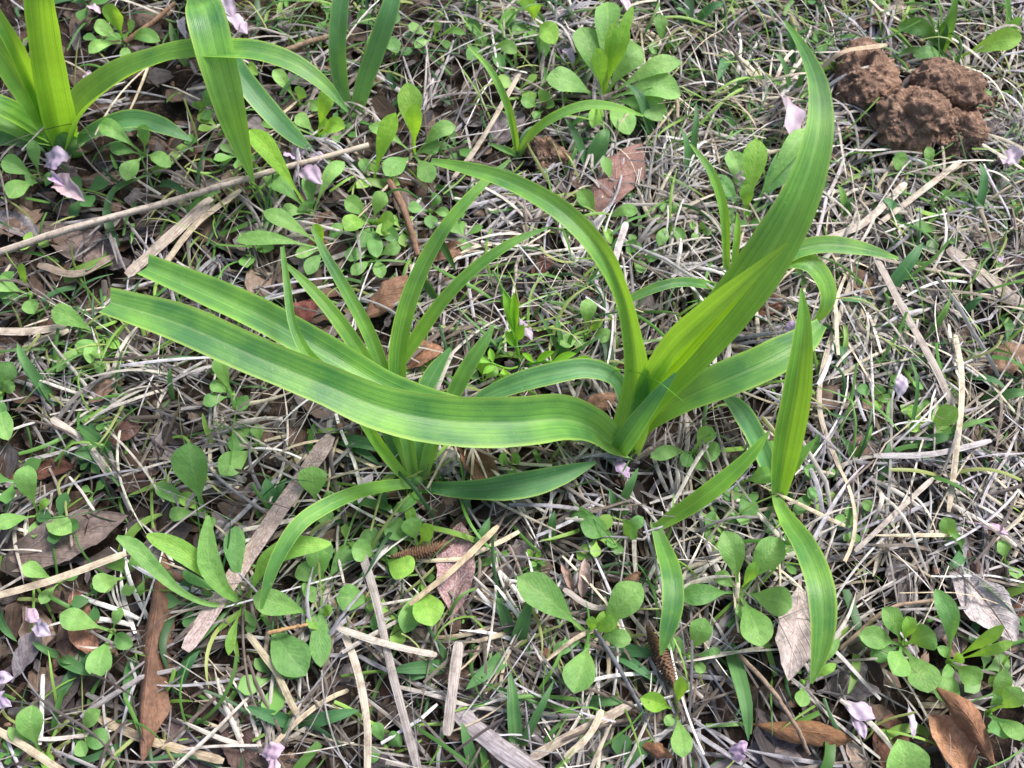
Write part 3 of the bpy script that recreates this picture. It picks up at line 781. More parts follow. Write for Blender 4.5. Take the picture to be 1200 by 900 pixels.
daylily('daylily whose broad leaf hangs down over the top left from above', (226, -70), [
    ([(224, -60, .5, 14), (229, -25, 6.0, 18), (232, 0, 9.6, 26), (240, 12, 10.4, 45), (252, 60, 9.6, 44), (266, 112, 7.8, 39), (281, 165, 5.4, 24), (297, 213, 3.2, 3)], dict(fold=[.6, .4, .2, .18, .2, .3], n=44, nu=11, color=(1.12, 1.1, 1.1), label='leaf bent sharply over with its tip hanging down')),
    ([(228, -60, .3, 14), (245, 10, 4.0, 22), (275, 78, 4.6, 26), (315, 130, 3.6, 25), (345, 160, 2.4, 18), (366, 176, 1.4, 4)], dict(fold=.35, n=32, m='daylily_blue')),
    ([(232, -62, .3, 10), (236, -30, 3.0, 14), (230, 5, 5.0, 12), (226, 30, 5, 3)], dict(fold=.35, n=18)),
])
daylily('bluish daylily shoot with two flat leaves by the top edge', (414, 142), sheath=(18, 0.7), leaves=[
    ([(417, 140, .2, 14), (428, 98, 2.4, 21), (443, 55, 4.4, 23), (458, 8, 6.2, 21), (470, -45, 7.5, 8)], dict(fold=.25, n=28, m='daylily_blue')),
    ([(410, 140, .2, 12), (400, 100, 2.0, 18), (396, 50, 4.4, 21), (401, -10, 6.5, 19), (408, -60, 7.5, 8)], dict(fold=.25, n=28, m='daylily_blue')),
])
daylily('tiny daylily seedling with three thin leaves, above the middle', (606, 182), sheath=(10, 0.5), leaves=[
    ([(606, 183, .2, 7), (602, 155, 1.8, 10), (592, 118, 3.6, 10), (574, 82, 4.8, 8), (548, 53, 5.4, 2)], dict(fold=.5, n=28, color=(1.12, 1.12, .85))),
    ([(609, 183, .2, 7), (622, 160, 1.6, 11), (650, 138, 2.8, 12), (690, 124, 3.2, 12), (725, 127, 3.0, 8), (754, 136, 2.6, 2)], dict(fold=.45, n=30, color=(1.12, 1.12, .9))),
    ([(604, 182, .2, 6), (592, 176, .9, 8), (572, 168, 1.3, 2)], dict(fold=.4, n=14)),
])
daylily('thin-leaved daylily shoot hidden behind the great right leaf', (852, 338), sheath=(12, 0.5), leaves=[
    ([(850, 338, .2, 7), (850, 290, 2.2, 11), (846, 240, 4.2, 12), (832, 200, 5.4, 10), (809, 169, 6.0, 2)], dict(fold=.5, n=28, color=(1.12, 1.12, .85))),
    ([(856, 338, .2, 6), (861, 300, 1.8, 9), (864, 270, 2.8, 8), (864, 249, 3.4, 2)], dict(fold=.5, n=18, color=(1.15, 1.15, .8))),
    ([(848, 340, .2, 7), (825, 334, 1.6, 11), (790, 332, 2.6, 12), (750, 345, 2.2, 11), (720, 363, 1.4, 2)], dict(fold=.4, n=26)),
])

# ------------------------------------------------------------------ grass shoots with broad blades
def grass_shoot(label, base_px, blades, color=G_):
    b = at(base_px[0], base_px[1], .3 / 100)
    t = thing('grass_shoot', label, 'grass', b, 'broad-leaved grass shoots')
    for i, bl in enumerate(blades):
        tx, ty, z, w = bl[:4]; c = bl[4] if len(bl) > 4 else color
        small_leaf('blade', base_px, (tx, ty), .3, z, w, 'grass', M['grass'], t, b, c, lift=.12 + .1 * random.random(), fold=.28, ruffle=.01, n=12, nu=5, seed=int(tx + ty), roll=random.uniform(-15, 15))
    return t

for args in [
    ('bright grass shoot beside the soil clods in the top right corner', (1098, 66), [(1118, -20, 5.0, 20, Y_), (1092, -5, 4, 10, Y_), (1108, 20, 3, 10), (1078, 10, 3.5, 10, Y_)]),
    ('wide pointed grass leaf leaning up right of the daylily leaf tip at right', (1029, 356), [(1082, 284, 2.2, 17, B_)]),
    ('short dark grass leaf lying under the pointed one at right', (1030, 360), [(984, 352, 1.4, 12, B_)]),
    ('oval dark grass leaf hanging beside the curled daylily leaf', (974, 393), [(990, 428, 1.2, 15, B_)]),
    ('yellowish grass tip amid pale straw at mid right', (1086, 398), [(1114, 350, 2.0, 9, Y_)]),
    ('two flat grass blades crossing pale straw near the right edge', (1118, 440), [(1180, 455, 1.4, 12, B_), (1066, 420, 1.4, 10, B_)]),
    ('single grass blade at the right edge beside the brown leaf', (1150, 470), [(1206, 461, 1.6, 14)]),
    ('thin upright green stem with long blade beside the lavender petal at right', (1063, 524), [(1066, 418, 3.5, 6, G_), (1120, 510, 1.5, 15, G_), (1165, 490, 1.8, 9, Y_)]),
    ('short grass blade pointing up just left of that upright green stem', (1028, 568), [(1042, 518, 1.6, 13)]),
    ('single grass leaf above the brown leaf at the right edge', (1118, 376), [(1152, 346, 1.6, 10, B_)]),
    ('rounded grass leaf by the right edge above the brown leaf', (1175, 372), [(1180, 398, 1.4, 13)]),
    ('dark grass leaf amid straw left of the great leaf tip', (858, 60), [(840, 96, 1.6, 15, B_)]),
    ('two grass blades rising left of the soil clods, above the pink petal', (928, 118), [(905, 60, 2.6, 9), (948, 70, 2.2, 8)]),
    ('flat bright grass leaf touching the upper left of the soil clods', (975, 48), [(1008, 46, 1.2, 9)]),
    ('oval grass leaf below the soil clods', (1054, 268), [(1034, 232, 1.6, 15, B_)]),
    ('yellowing grass stub between the great daylily leaf and the soil clods', (990, 258), [(982, 216, 1.8, 11, Y_), (998, 230, 1.4, 9, G_)]),
    ('upright grey-green grass blade right of the soil clods lower edge', (1142, 262), [(1148, 190, 2.6, 13, B_)]),
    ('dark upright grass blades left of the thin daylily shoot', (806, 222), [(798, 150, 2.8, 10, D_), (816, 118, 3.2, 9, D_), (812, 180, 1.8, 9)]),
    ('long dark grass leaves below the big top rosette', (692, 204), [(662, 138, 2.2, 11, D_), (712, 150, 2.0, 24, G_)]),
    ('green grass blade pointing at the big rosette from the right', (766, 162), [(735, 98, 2.2, 15, D_)]),
    ('grass shoot with a straw-coloured sheath at the left edge', (66, 475), [(20, 402, 2.2, 14), (45, 440, 1.4, 9)]),
    ('pair of wide grass leaves by the left edge below the mown daylily leaf ends', (136, 535), [(92, 498, 1.6, 20), (86, 532, 1.6, 22)]),
    ('small upright grass leaf beside the pale straw stubble at left', (203, 468), [(200, 430, 1.8, 8)]),
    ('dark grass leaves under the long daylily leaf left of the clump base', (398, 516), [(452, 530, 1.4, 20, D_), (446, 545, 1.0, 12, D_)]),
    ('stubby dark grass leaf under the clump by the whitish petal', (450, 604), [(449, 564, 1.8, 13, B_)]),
    ('row of thin upright grass tips near the picture middle', (660, 424), [(630, 366, 2.4, 6), (651, 368, 2.4, 8), (676, 378, 2.2, 6), (711, 392, 2, 5)]),
    ('low crabgrass shoot with paired leaves at lower left, below the dark oval leaf', (352, 850), [(288, 828, 1.6, 17, B_), (422, 832, 1.6, 17, B_)]),
    ('three-leaved grass shoot left of the lone mown straw bundle, bottom middle', (527, 780), [(458, 786, 1.6, 17, D_), (470, 798, 1.0, 13, D_), (512, 750, 1.6, 8)]),
    ('drooping grass leaf under the biggest lower rosette', (604, 760), [(546, 808, 1.6, 20), (622, 702, 2.4, 19), (580, 690, 1.4, 15)]),
    ('two long crossing grass blades at the bottom edge', (606, 884), [(598, 786, 2.0, 18), (650, 796, 2.0, 11), (626, 930, 1.2, 14)]),
    ('dark flat grass blades under the rosette, beside the brown catkin', (712, 760), [(772, 768, 1.2, 16, B_), (770, 800, 1.0, 14, B_)]),
    ('small pointed grass leaf right of the rosette with the round hanging leaf', (684, 822), [(733, 822, 1.2, 14)]),
    ('long folded grass blade at bottom, left of the pale fallen leaf', (854, 752), [(877, 868, 1.8, 19)]),
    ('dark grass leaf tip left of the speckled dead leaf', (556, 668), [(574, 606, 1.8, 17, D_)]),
    ('upright grass leaf above the two pale curled leaf bits', (642, 642), [(650, 598, 2.0, 13)]),
    ('grass tuft with dark tip beneath the large daylily base', (722, 604), [(748, 548, 2.4, 12), (714, 572, 1.8, 9, D_), (738, 600, 1.4, 8)]),
    ('light grass blade at bottom centre with straw-coloured edge', (558, 905), [(541, 846, 1.8, 15)]),
    ('dark grass leaves at the left edge near the bottom', (-4, 712), [(20, 752, 1.2, 12)]),
    ('single grass leaf hanging beside the long brown curled leaf', (155, 770), [(153, 836, 1.4, 15)]),
    ('grass blades lying at far lower left above the purple petals', (70, 770), [(38, 752, 1.2, 9), (110, 792, 1.2, 15), (84, 778, 1, 8)]),
    ('slim grass blade beside the pinkish bark strip', (205, 812), [(234, 762, 1.4, 14, B_)]),
    ('broad grass leaf crossing the pinkish bark strip top', (322, 598), [(312, 560, 1.6, 20, B_), (336, 560, 1.4, 14)]),
    ('grey-green grass leaves beside the top edge, right of middle', (812, 30), [(848, 4, 2, 16, B_), (792, 10, 2, 14)]),
    ('two upright green blades at the top right edge', (1180, 40), [(1172, -10, 2.4, 14, Y_), (1196, 20, 2, 12)]),
    ('slender green grass tips between petals near the top', (560, 10), [(548, -12, 2, 9), (575, -10, 2.4, 10)]),
    ('short grass sprout among straw below the curled daylily leaf end', (1000, 540), [(1022, 498, 1.8, 9, Y_), (985, 512, 1.4, 9)]),
    ('bluish grass sprout low in the straw near the right edge', (1130, 646), [(1108, 668, 1.2, 15, B_), (1112, 624, 1.6, 14, Y_)]),
]:
    grass_shoot(*args)

# ------------------------------------------------------------------ rosette weeds
def weed(label, base_px, leaves, name='rosette_weed', z0=.5, cat='weed', group='small broad-leaved weeds', kind='spat'):
    b = at(base_px[0], base_px[1], z0 / 100)
    t = thing(name, label, cat, b, group)
    for i, lf in enumerate(leaves):
        tx, ty, z, w = lf[:4]
        c = lf[4] if len(lf) > 4 else G_
        k = lf[5] if len(lf) > 5 else kind
        j = random.uniform(.88, 1.1)
        small_leaf('leaf', base_px, (tx, ty), z0, z, w, k, M['weed'], t, b, (c[0] * j, c[1] * j, c[2] * j), lift=random.uniform(.08, .22), fold=random.uniform(.12, .32), curl=random.uniform(-.15, .12),
                   ruffle=.035, n=18, nu=9, seed=int(tx * 3 + ty), roll=random.uniform(-14, 14), rag=.02, face=.5)
    V, F, cap, uv = tube([at(base_px[0], base_px[1], 0), b, b + np.array([0, 0, .0025])], [.0016, .0017, .0007], 7)
    T = np.vstack([F[:, [0, 1, 2]], F[:, [0, 2, 3]], cap])
    obj('stem', fill_mesh('stem', V - b, T, uv), M['weed'], t, None, (1.1, 1, .8))
    return t

W = weed
W('pale green seedling rosette near the top left edge, above the arching daylily leaf', (146, 50), [(110, 32, 2, 21, L_), (132, 4, 3.2, 24, Y_), (188, 48, 1.6, 17, L_), (158, 26, 2.4, 14, L_), (104, 62, 1.4, 14, L_), (150, 74, 1.2, 14)])
W('bright weed rosette right of the top left daylily base', (170, 182), [(116, 146, 2.2, 22, G_), (172, 146, 2.4, 18, G_), (148, 212, 1.4, 22, G_), (200, 196, 1.4, 19, G_), (128, 174, 1.2, 16, D_)])
W('weed with four rounded leaves below the top left daylily, at the left edge', (48, 212), [(2, 188, 1.8, 24), (40, 164, 2.6, 18), (10, 232, 1.6, 22, L_), (62, 212, 1.4, 17), (30, 212, 1.2, 16, D_)])
W('little light green seedling right of the hanging daylily leaf tip', (350, 122), [(320, 82, 2.2, 17, L_), (356, 104, 1.6, 17, L_), (376, 128, 1.4, 14, L_)])
W('yellow-leaved weed above the lavender petals, upper left', (372, 160), [(306, 146, 2, 16, L_), (346, 136, 1.6, 18, L_), (392, 110, 3.6, 24, YY), (404, 150, 3.0, 22, YY), (384, 140, 2.0, 13, Y_)])
W('weed with one long-stalked yellow leaf right of the hanging daylily tip', (366, 252), [(292, 152, 4.0, 26, YY), (312, 208, 1.2, 22, G_), (356, 236, 1.4, 24, D_), (362, 204, 2.0, 18), (404, 190, 2.2, 18, L_), (330, 250, 1, 18, L_)])
W('light weed rosette at the left end of the thin upright clump blades', (382, 292), [(276, 282, 2, 18, L_), (308, 248, 2.6, 22, L_), (368, 262, 2.6, 15, YY), (400, 262, 1.4, 16), (346, 300, 1.2, 14, L_), (360, 322, 1.2, 18, D_)])
W('tall weed with upright spoon leaves, left of the tiny seedling', (486, 182), [(478, 96, 4.0, 30, Y_), (488, 122, 4.0, 21, YY), (534, 148, 2, 21, L_), (452, 206, 1.6, 26, G_), (506, 214, 1.6, 24, G_), (432, 148, 2.0, 18, L_), (516, 170, 1.4, 22, G_)])
W('single long-stalked yellow spoon leaf beside the tall spoon weed', (436, 218), [(464, 132, 4.2, 22, YY), (424, 186, 1.4, 14, G_)])
W('weed rosette with round pale leaves below the yellow spoon leaf', (436, 262), [(404, 234, 2.0, 22, L_), (452, 226, 2.2, 20, L_), (462, 262, 2.2, 26, Y_), (404, 270, 2.2, 24, Y_), (424, 290, 1.2, 24, D_), (466, 284, 1.2, 18, D_), (442, 302, 1.2, 20, D_)])
W('low green weed with round leaves left of the arching clump blades', (440, 302), [(404, 300, 1.0, 20, D_), (412, 322, 1.0, 17), (470, 290, 1.2, 18), (448, 326, 1, 17)])
W('small dark seedling under the tip of the tall clump blade, upper middle', (504, 248), [(478, 244, 1.2, 17, D_), (516, 230, 1.4, 17, D_), (506, 268, 1.0, 17, D_), (526, 252, 1, 13)])
W('small weed with a pale stalk at the top edge, left of middle', (508, 46), [(478, 30, 1.6, 14, L_), (516, 26, 1.6, 11), (486, 56, 1.2, 12), (546, 40, 2, 9, L_), (530, 58, 1, 10, L_)])
W('yellow-green weed with curling leaves at the top edge, middle', (626, 30), [(612, -14, 3, 24, Y_), (650, 52, 2.4, 25, Y_), (628, 6, 2.6, 15, Y_), (600, 40, 1.2, 14), (640, 66, 1.2, 16, D_)])
W('ragged grey-green weed with chewed leaves, top middle', (572, 60), [(604, 12, 1.8, 15, L_), (546, 24, 1.6, 17, D_), (606, 62, 1.8, 16, L_), (590, 84, 1.2, 14, D_), (548, 70, 1.2, 17, D_), (560, 40, 1.0, 18, L_)])
W('big rosette weed with upright yellow inner leaves, top right of middle', (706, 118), [(680, 32, 2.8, 36, G_), (712, 2, 3.0, 32, G_), (700, 56, 4.0, 19, Y_), (640, 92, 2.2, 34, G_), (752, 56, 2.6, 34, G_), (798, 72, 2.8, 25, L_), (798, 112, 1.8, 34, G_), (782, 140, 1.2, 28, G_), (738, 158, 1.4, 30, L_), (734, 28, 4.6, 24, YY), (742, 6, 5.0, 14, Y_), (720, 24, 4.4, 15, Y_), (694, 150, 1.6, 18, Y_)])
W('single upright oval weed leaf right of the big top rosette', (778, 66), [(772, 16, 2.4, 17), (792, 42, 1.6, 15), (760, 56, 1.4, 16)])
W('grey-green lobed seedling left of the big top rosette', (634, 128), [(610, 118, 1.4, 18, L_), (640, 106, 1.6, 17, L_), (650, 124, 1.2, 13, L_), (626, 140, 1, 11)])
W('seedling with one oval leaf left of the toothed brown leaf', (702, 260), [(678, 222, 2.2, 21, G_), (748, 248, 1.4, 16), (716, 286, 1.2, 10, Y_), (688, 268, 1, 10)])
W('creeping seedling with tiny round leaves right of the toothed brown leaf', (784, 262), [(798, 240, 1.2, 15), (776, 238, 1.2, 13), (772, 288, 1.2, 15), (800, 282, 1.2, 14), (766, 256, 1, 10)])
W('yellow-tipped weed rosette left of the great arching leaf, below the pink petal', (874, 256), [(886, 162, 3.4, 28, Y_), (856, 176, 1.6, 26, L_), (934, 178, 2.2, 34, B_), (948, 150, 2.4, 26, G_), (872, 216, 2.6, 17, Y_), (890, 268, 1, 16, D_), (832, 208, 1.6, 22, B_)])
W('tiny four-leaved seedling at the top, beside the great leaf tip', (962, 48), [(962, 32, 1.6, 13, D_), (974, 52, 1.2, 13, D_), (952, 46, 1.2, 11, D_), (962, 64, 1.0, 12, D_)])
W('bright notched seedling leaf just below the soil clods', (1070, 200), [(1046, 186, 1.6, 22, L_), (1082, 206, 1.0, 12)])
W('upright pointed seedling leaf below the right end of the soil clods', (1088, 208), [(1086, 172, 2, 13, L_)])
W('weed with one long bright leaf reaching right at the top right corner', (1112, 72), [(1198, 44, 2.6, 26, Y_), (1070, 66, 1.4, 18, D_), (1052, 30, 1.6, 20, D_)])
W('tiny three-leaved clover left of the thin daylily shoot', (818, 272), [(808, 262, 1.2, 11), (826, 262, 1.2, 11), (834, 274, 1, 10), (812, 282, 1, 9)])
W('clover with small round leaves in the straw, upper right', (1120, 238), [(1100, 228, 1.2, 13, B_), (1136, 232, 1.2, 12, B_), (1110, 252, 1, 11, Y_), (1132, 250, 1, 12)])
W('clover with small dark leaves near the right edge, among pale straw', (1165, 300), [(1150, 288, 1.2, 12, D_), (1176, 292, 1.2, 13, D_), (1168, 316, 1, 11, D_)])
W('small weed with a short upright leaf at the left edge, upper half', (36, 346), [(-8, 332, 1.8, 20), (26, 308, 3, 10, Y_), (40, 368, 1.6, 20, G_), (4, 356, 1, 16, D_)])
W('weed with a broad oval leaf just below the mown daylily leaf ends', (122, 396), [(60, 364, 2.2, 26, L_), (96, 416, 1.2, 26, G_), (106, 426, 1.6, 16, L_), (140, 408, 1.2, 14, Y_), (66, 436, 1.0, 14), (118, 438, 1, 14)])
W('clover-like weed cut by the left edge', (2, 462), [(14, 424, 1.8, 24, D_), (-8, 440, 1.6, 22), (18, 452, 1.4, 17), (4, 490, 1.2, 17, D_), (10, 516, 1.4, 24)])
W('weed with one tall leaf at the left edge, level with the clump base', (46, 604), [(34, 545, 2.8, 28, G_), (84, 624, 1.8, 26, L_), (-4, 618, 2, 22, L_), (58, 586, 1.6, 12, Y_), (40, 630, 1, 13)])
W('weed with a large dark round upright leaf, left of the clump', (240, 604), [(222, 518, 3.4, 46, D_), (182, 568, 1.4, 20, G_), (198, 604, 1.2, 18, G_), (212, 578, 1.2, 18, Y_), (250, 618, 1.2, 16)])
W('weed with two pale pointed leaves below the long daylily leaf', (306, 522), [(258, 556, 1.8, 30, L_), (266, 520, 1.2, 24, D_), (300, 498, 1.2, 16), (274, 496, 1, 18)])
W('small weed with an upright light leaf under the long mown daylily leaf', (274, 464), [(254, 418, 2.4, 18, L_), (246, 450, 1.4, 17), (290, 478, 1.2, 22, D_), (238, 474, 1.2, 18, D_)])
W('bright round weed leaf left of the daylily clump base', (372, 596), [(366, 546, 2.2, 36, L_), (394, 580, 1.2, 16), (388, 612, 1.2, 20, G_)])
hw = W('large hairy weed with long spoon leaves spreading at lower left', (284, 708), [(214, 664, 1.2, 22, B_), (276, 616, 1.6, 28, B_), (300, 734, 1.4, 10), (268, 768, 1.4, 13, Y_)], name='hairy_weed', z0=.8)
for i_, (ct_, c_) in enumerate([
    ([(284, 708, .8, 5), (245, 708, 1.8, 6), (210, 692, 2.8, 9), (180, 664, 3.6, 17), (155, 639, 4.0, 18), (137, 629, 4.2, 5)], G_),
    ([(284, 706, .8, 5), (262, 688, 2.0, 8), (235, 662, 3.2, 21), (205, 641, 3.8, 24), (182, 631, 4.0, 15), (172, 627, 4.0, 4)], Y_),
    ([(284, 706, .8, 6), (262, 690, 2.4, 16), (246, 660, 3.6, 27), (243, 630, 4.2, 18), (244, 604, 4.6, 4)], L_),
    ([(288, 704, .8, 5), (300, 680, 1.8, 7), (314, 656, 3.0, 20), (345, 641, 3.6, 25), (374, 638, 3.4, 15), (388, 637, 3.2, 4)], Y_)]):
    blade('leaf', ct_, M['weed'], hw, np.array(hw.location), c_, fold=.25, n=22, seed=90 + i_, face=.5)
W('weed with one dark oval leaf with brown spots, lower left', (308, 722), [(358, 792, 1.6, 46, D_), (290, 742, 1.2, 12, G_)])
W('weed with a single bright horizontal leaf at lower left, under the arching leaf', (378, 724), [(296, 700, 2.6, 32, L_), (390, 712, 1.8, 14, Y_), (362, 736, 1.6, 18, Y_)])
W('weed with stacked round leaves between the clump and hairy weed', (378, 688), [(372, 642, 2.0, 30, L_), (350, 662, 1.4, 26), (356, 698, 1.4, 26, G_), (384, 632, 1.4, 20, D_), (376, 782, 1.6, 26, D_), (414, 640, 1, 20, D_)])
W('little two-leaved seedling beside the grey-brown leaf, lower left', (70, 682), [(26, 662, 2, 19, L_), (48, 708, 1.4, 15, G_), (92, 674, 1, 10)])
W('weed seedling between the brown curled leaf and the orange leaf piece', (150, 676), [(132, 650, 1.8, 22), (110, 690, 2, 26, L_), (152, 698, 1.2, 17), (162, 652, 1.4, 12)])
W('weed with three pointed leaves left of the long brown curled leaf', (132, 740), [(70, 720, 2.6, 27, G_), (156, 758, 1.8, 20, D_), (116, 794, 1.6, 31, G_), (142, 712, 1.2, 14)])
W('weed with an upright oval leaf at the lower left corner', (48, 884), [(38, 826, 2.4, 31), (10, 852, 1.6, 12), (64, 894, 1.4, 18, Y_)])
W('pale weed leaves near the bottom edge, right of the corner weed', (94, 860), [(118, 832, 1.8, 20, L_), (128, 868, 1.2, 26, D_), (100, 886, 1.2, 16)])
W('weed with oval leaves below the clump, left of the brown catkin', (446, 654), [(412, 642, 2, 28, G_), (428, 620, 1.4, 24, D_), (484, 670, 2.6, 33, Y_), (466, 644, 1.4, 17)])
W('weed leaf with round tip below the oval-leaved weed, lower middle', (444, 706), [(394, 700, 1.8, 32, G_), (430, 718, 1.0, 14, D_), (438, 740, 1.2, 10, D_)])
W('bright round-leaved weed above the brown catkin', (490, 640), [(508, 616, 3.0, 22, Y_), (480, 606, 2.0, 26, L_), (452, 612, 1.6, 30, D_), (506, 644, 1.4, 18), (478, 590, 1.4, 14, Y_)])
W('heart-tipped yellow-green weed leaf touching the speckled dead leaf', (494, 682), [(507, 734, 2.6, 38, Y_), (474, 742, 1.6, 27, G_), (510, 676, 1.4, 10)])
W('big rosette with one large upper left leaf, bottom middle', (692, 746), [(606, 676, 3.0, 42, G_), (752, 684, 3.0, 40, L_), (672, 812, 2.8, 40, G_), (724, 724, 2.6, 19, Y_), (694, 722, 2.6, 14, Y_), (740, 750, 2.0, 22, G_), (708, 716, 2.0, 10, Y_), (648, 764, 1.2, 16, B_)], z0=.8)
W('dark round weed leaves beside the two-leaved daylily shoot', (726, 632), [(680, 614, 2.0, 28, D_), (746, 616, 2.2, 26, D_), (712, 640, 1.4, 15, G_), (754, 606, 1.8, 17, B_), (722, 650, 1.2, 16, D_), (664, 598, 1, 20, D_)])
W('yellow-green sprout with round leaf at the bottom, right of middle', (792, 832), [(750, 818, 2.6, 24, YY), (800, 888, 2.4, 27, L_), (798, 792, 3.2, 15, YY), (780, 850, 1, 14)])
W('rosette beside the arching leaf of the small right daylily', (866, 694), [(848, 622, 3.0, 32, G_), (914, 630, 2.6, 34, G_), (886, 658, 3.0, 15, Y_), (892, 758, 2.8, 40, L_), (928, 712, 2.2, 36, G_), (796, 700, 1.8, 26, D_), (838, 672, 1.2, 18), (870, 726, 1.2, 16)], z0=.8)
W('oval weed leaf left of the long folded grass blade', (806, 770), [(826, 724, 2.4, 27, G_), (782, 748, 1.4, 20, D_), (846, 764, 1.0, 13, D_), (826, 788, 1, 14)])
W('lone small weed leaf hanging just under the arching leaf tip', (940, 800), [(938, 828, 1.8, 18, L_), (984, 748, 1.6, 11), (980, 778, 1.6, 11, Y_)])
W('rosette with broad pale leaves at lower right, left of the branching weed', (1056, 756), [(1006, 744, 2.4, 29, G_), (1034, 712, 2.6, 26, G_), (1062, 722, 3.0, 20, Y_), (1046, 790, 3.0, 33, L_), (1096, 742, 2.4, 34, L_), (1088, 812, 2.4, 38, L_), (1020, 770, 1.0, 22, D_)], z0=.8)
W('branching weed with one tall bluish leaf at lower right', (1112, 776), [(1096, 690, 3.6, 24, B_), (1176, 732, 4.0, 16, Y_), (1188, 752, 3.8, 13, Y_), (1148, 802, 2.6, 28, L_), (1098, 758, 2.2, 13), (1104, 792, 2.6, 14, G_), (1102, 822, 1.4, 30, G_), (1128, 768, 2.4, 14)], z0=.8)
W('weed with hooked light leaves at the right edge near the bottom', (1158, 836), [(1178, 784, 3.0, 20, L_), (1196, 806, 3.0, 26, L_), (1176, 866, 2.4, 30, B_), (1196, 868, 2.8, 24, G_), (1166, 812, 2.4, 14)], z0=.8)
W('large serrated weed leaf cut by the bottom edge', (1056, 925), [(1052, 866, 2.8, 60, L_), (1090, 900, 1.2, 26, D_), (1020, 910, 1.2, 24)], z0=.8, kind='ov')
W('small leaf by the right edge above the silvery dead leaf', (1108, 640), [(1106, 606, 2.0, 20, L_), (1118, 618, 1.4, 12)])
W('pale folded leaf beside the pink petal at the right edge', (1178, 660), [(1170, 634, 1.6, 18, L_), (1192, 678, 1.4, 16, L_)])
W('small weed below the large daylily base, right side', (812, 530), [(834, 500, 2.2, 22, L_), (762, 536, 2, 17, G_), (800, 546, 1.4, 20, D_), (844, 532, 1.6, 24, G_), (824, 552, 1.0, 14)])
W('wide light weed leaf beside the small right daylily base', (868, 566), [(906, 556, 2.2, 22, L_), (850, 586, 1.4, 20, D_), (878, 610, 1.4, 24, D_), (842, 560, 1.0, 17)])
W('pale yellow-green pointed leaf right of the lavender petal, mid right', (1080, 508), [(1122, 478, 2.4, 25, L_), (1064, 476, 1.6, 15, Y_), (1070, 500, 1.4, 13, Y_)])
W('small lobed clover left of the lavender petal at right', (1022, 466), [(1004, 456, 1.4, 15, B_), (1034, 452, 1.4, 14, B_), (1042, 470, 1.2, 13, L_), (1030, 480, 1.0, 10, Y_)])
W('round-leaved seedling between the middle grass tips and tall arching leaf', (686, 394), [(690, 350, 2.2, 22, L_), (706, 376, 2.0, 13, Y_), (716, 396, 1.2, 19, L_), (656, 404, 1.4, 18, L_), (676, 410, 1, 10)])
W('tiny round seedling under the long leaf near the large daylily', (598, 544), [(584, 538, 1.4, 17, L_), (610, 536, 1.4, 16, L_), (600, 556, 1, 12)])
W('yellowish oval weed leaf behind the clump blades, near the middle', (566, 448), [(566, 418, 1.8, 18, Y_), (584, 432, 1.6, 15, L_), (548, 436, 1, 16, D_), (610, 452, 1.2, 18)])
W('low weed amid straw below the small right daylily leaf base', (958, 566), [(942, 548, 1.8, 16, D_), (978, 550, 1.2, 12), (948, 584, 1.4, 14, B_), (930, 604, 1, 16, D_)])
W('lone round weed leaf in bark litter, right of the small daylily', (1026, 606), [(1010, 588, 1.4, 14), (1048, 616, 1.2, 17, L_)])
W('seedling with tiny leaves above the two pale curled leaf bits', (626, 656), [(618, 644, 1.4, 8, Y_), (634, 648, 1.4, 8), (624, 664, 1.2, 9), (640, 662, 1, 7)])
W('dark weed leaves at the foot of the bluish top shoot', (446, 36), [(418, 20, 1.4, 18, D_), (470, 20, 1.4, 19, D_), (436, 62, 1.2, 16, D_), (466, 62, 1.2, 18, D_)])
W('low dark weed under the arching leaf near the hanging leaf', (236, 132), [(254, 112, 1.6, 22, D_), (232, 118, 1.2, 17, G_), (246, 140, 1.0, 16, D_)])
W('small curling seedling beneath the arch of the top left leaf', (286, 84), [(302, 88, 2.2, 13, Y_), (238, 92, 1.8, 12, Y_), (274, 72, 1.6, 14)])
W('round dark weed leaves beside the toothed leaf and tall arching leaf', (748, 300), [(734, 284, 1.4, 17, D_), (770, 304, 1.2, 15, D_), (752, 320, 1, 15)])
W('low spreading weed right of the catkin under the small right daylily shoot', (842, 620), [(826, 606, 1.4, 22, D_), (862, 602, 1.2, 18, D_), (828, 634, 1, 17)])
W('young weed beside the bottom edge under the crabgrass shoot', (452, 876), [(440, 846, 1.4, 16, D_), (470, 862, 1.2, 22, D_), (430, 888, 1.0, 20, D_)])

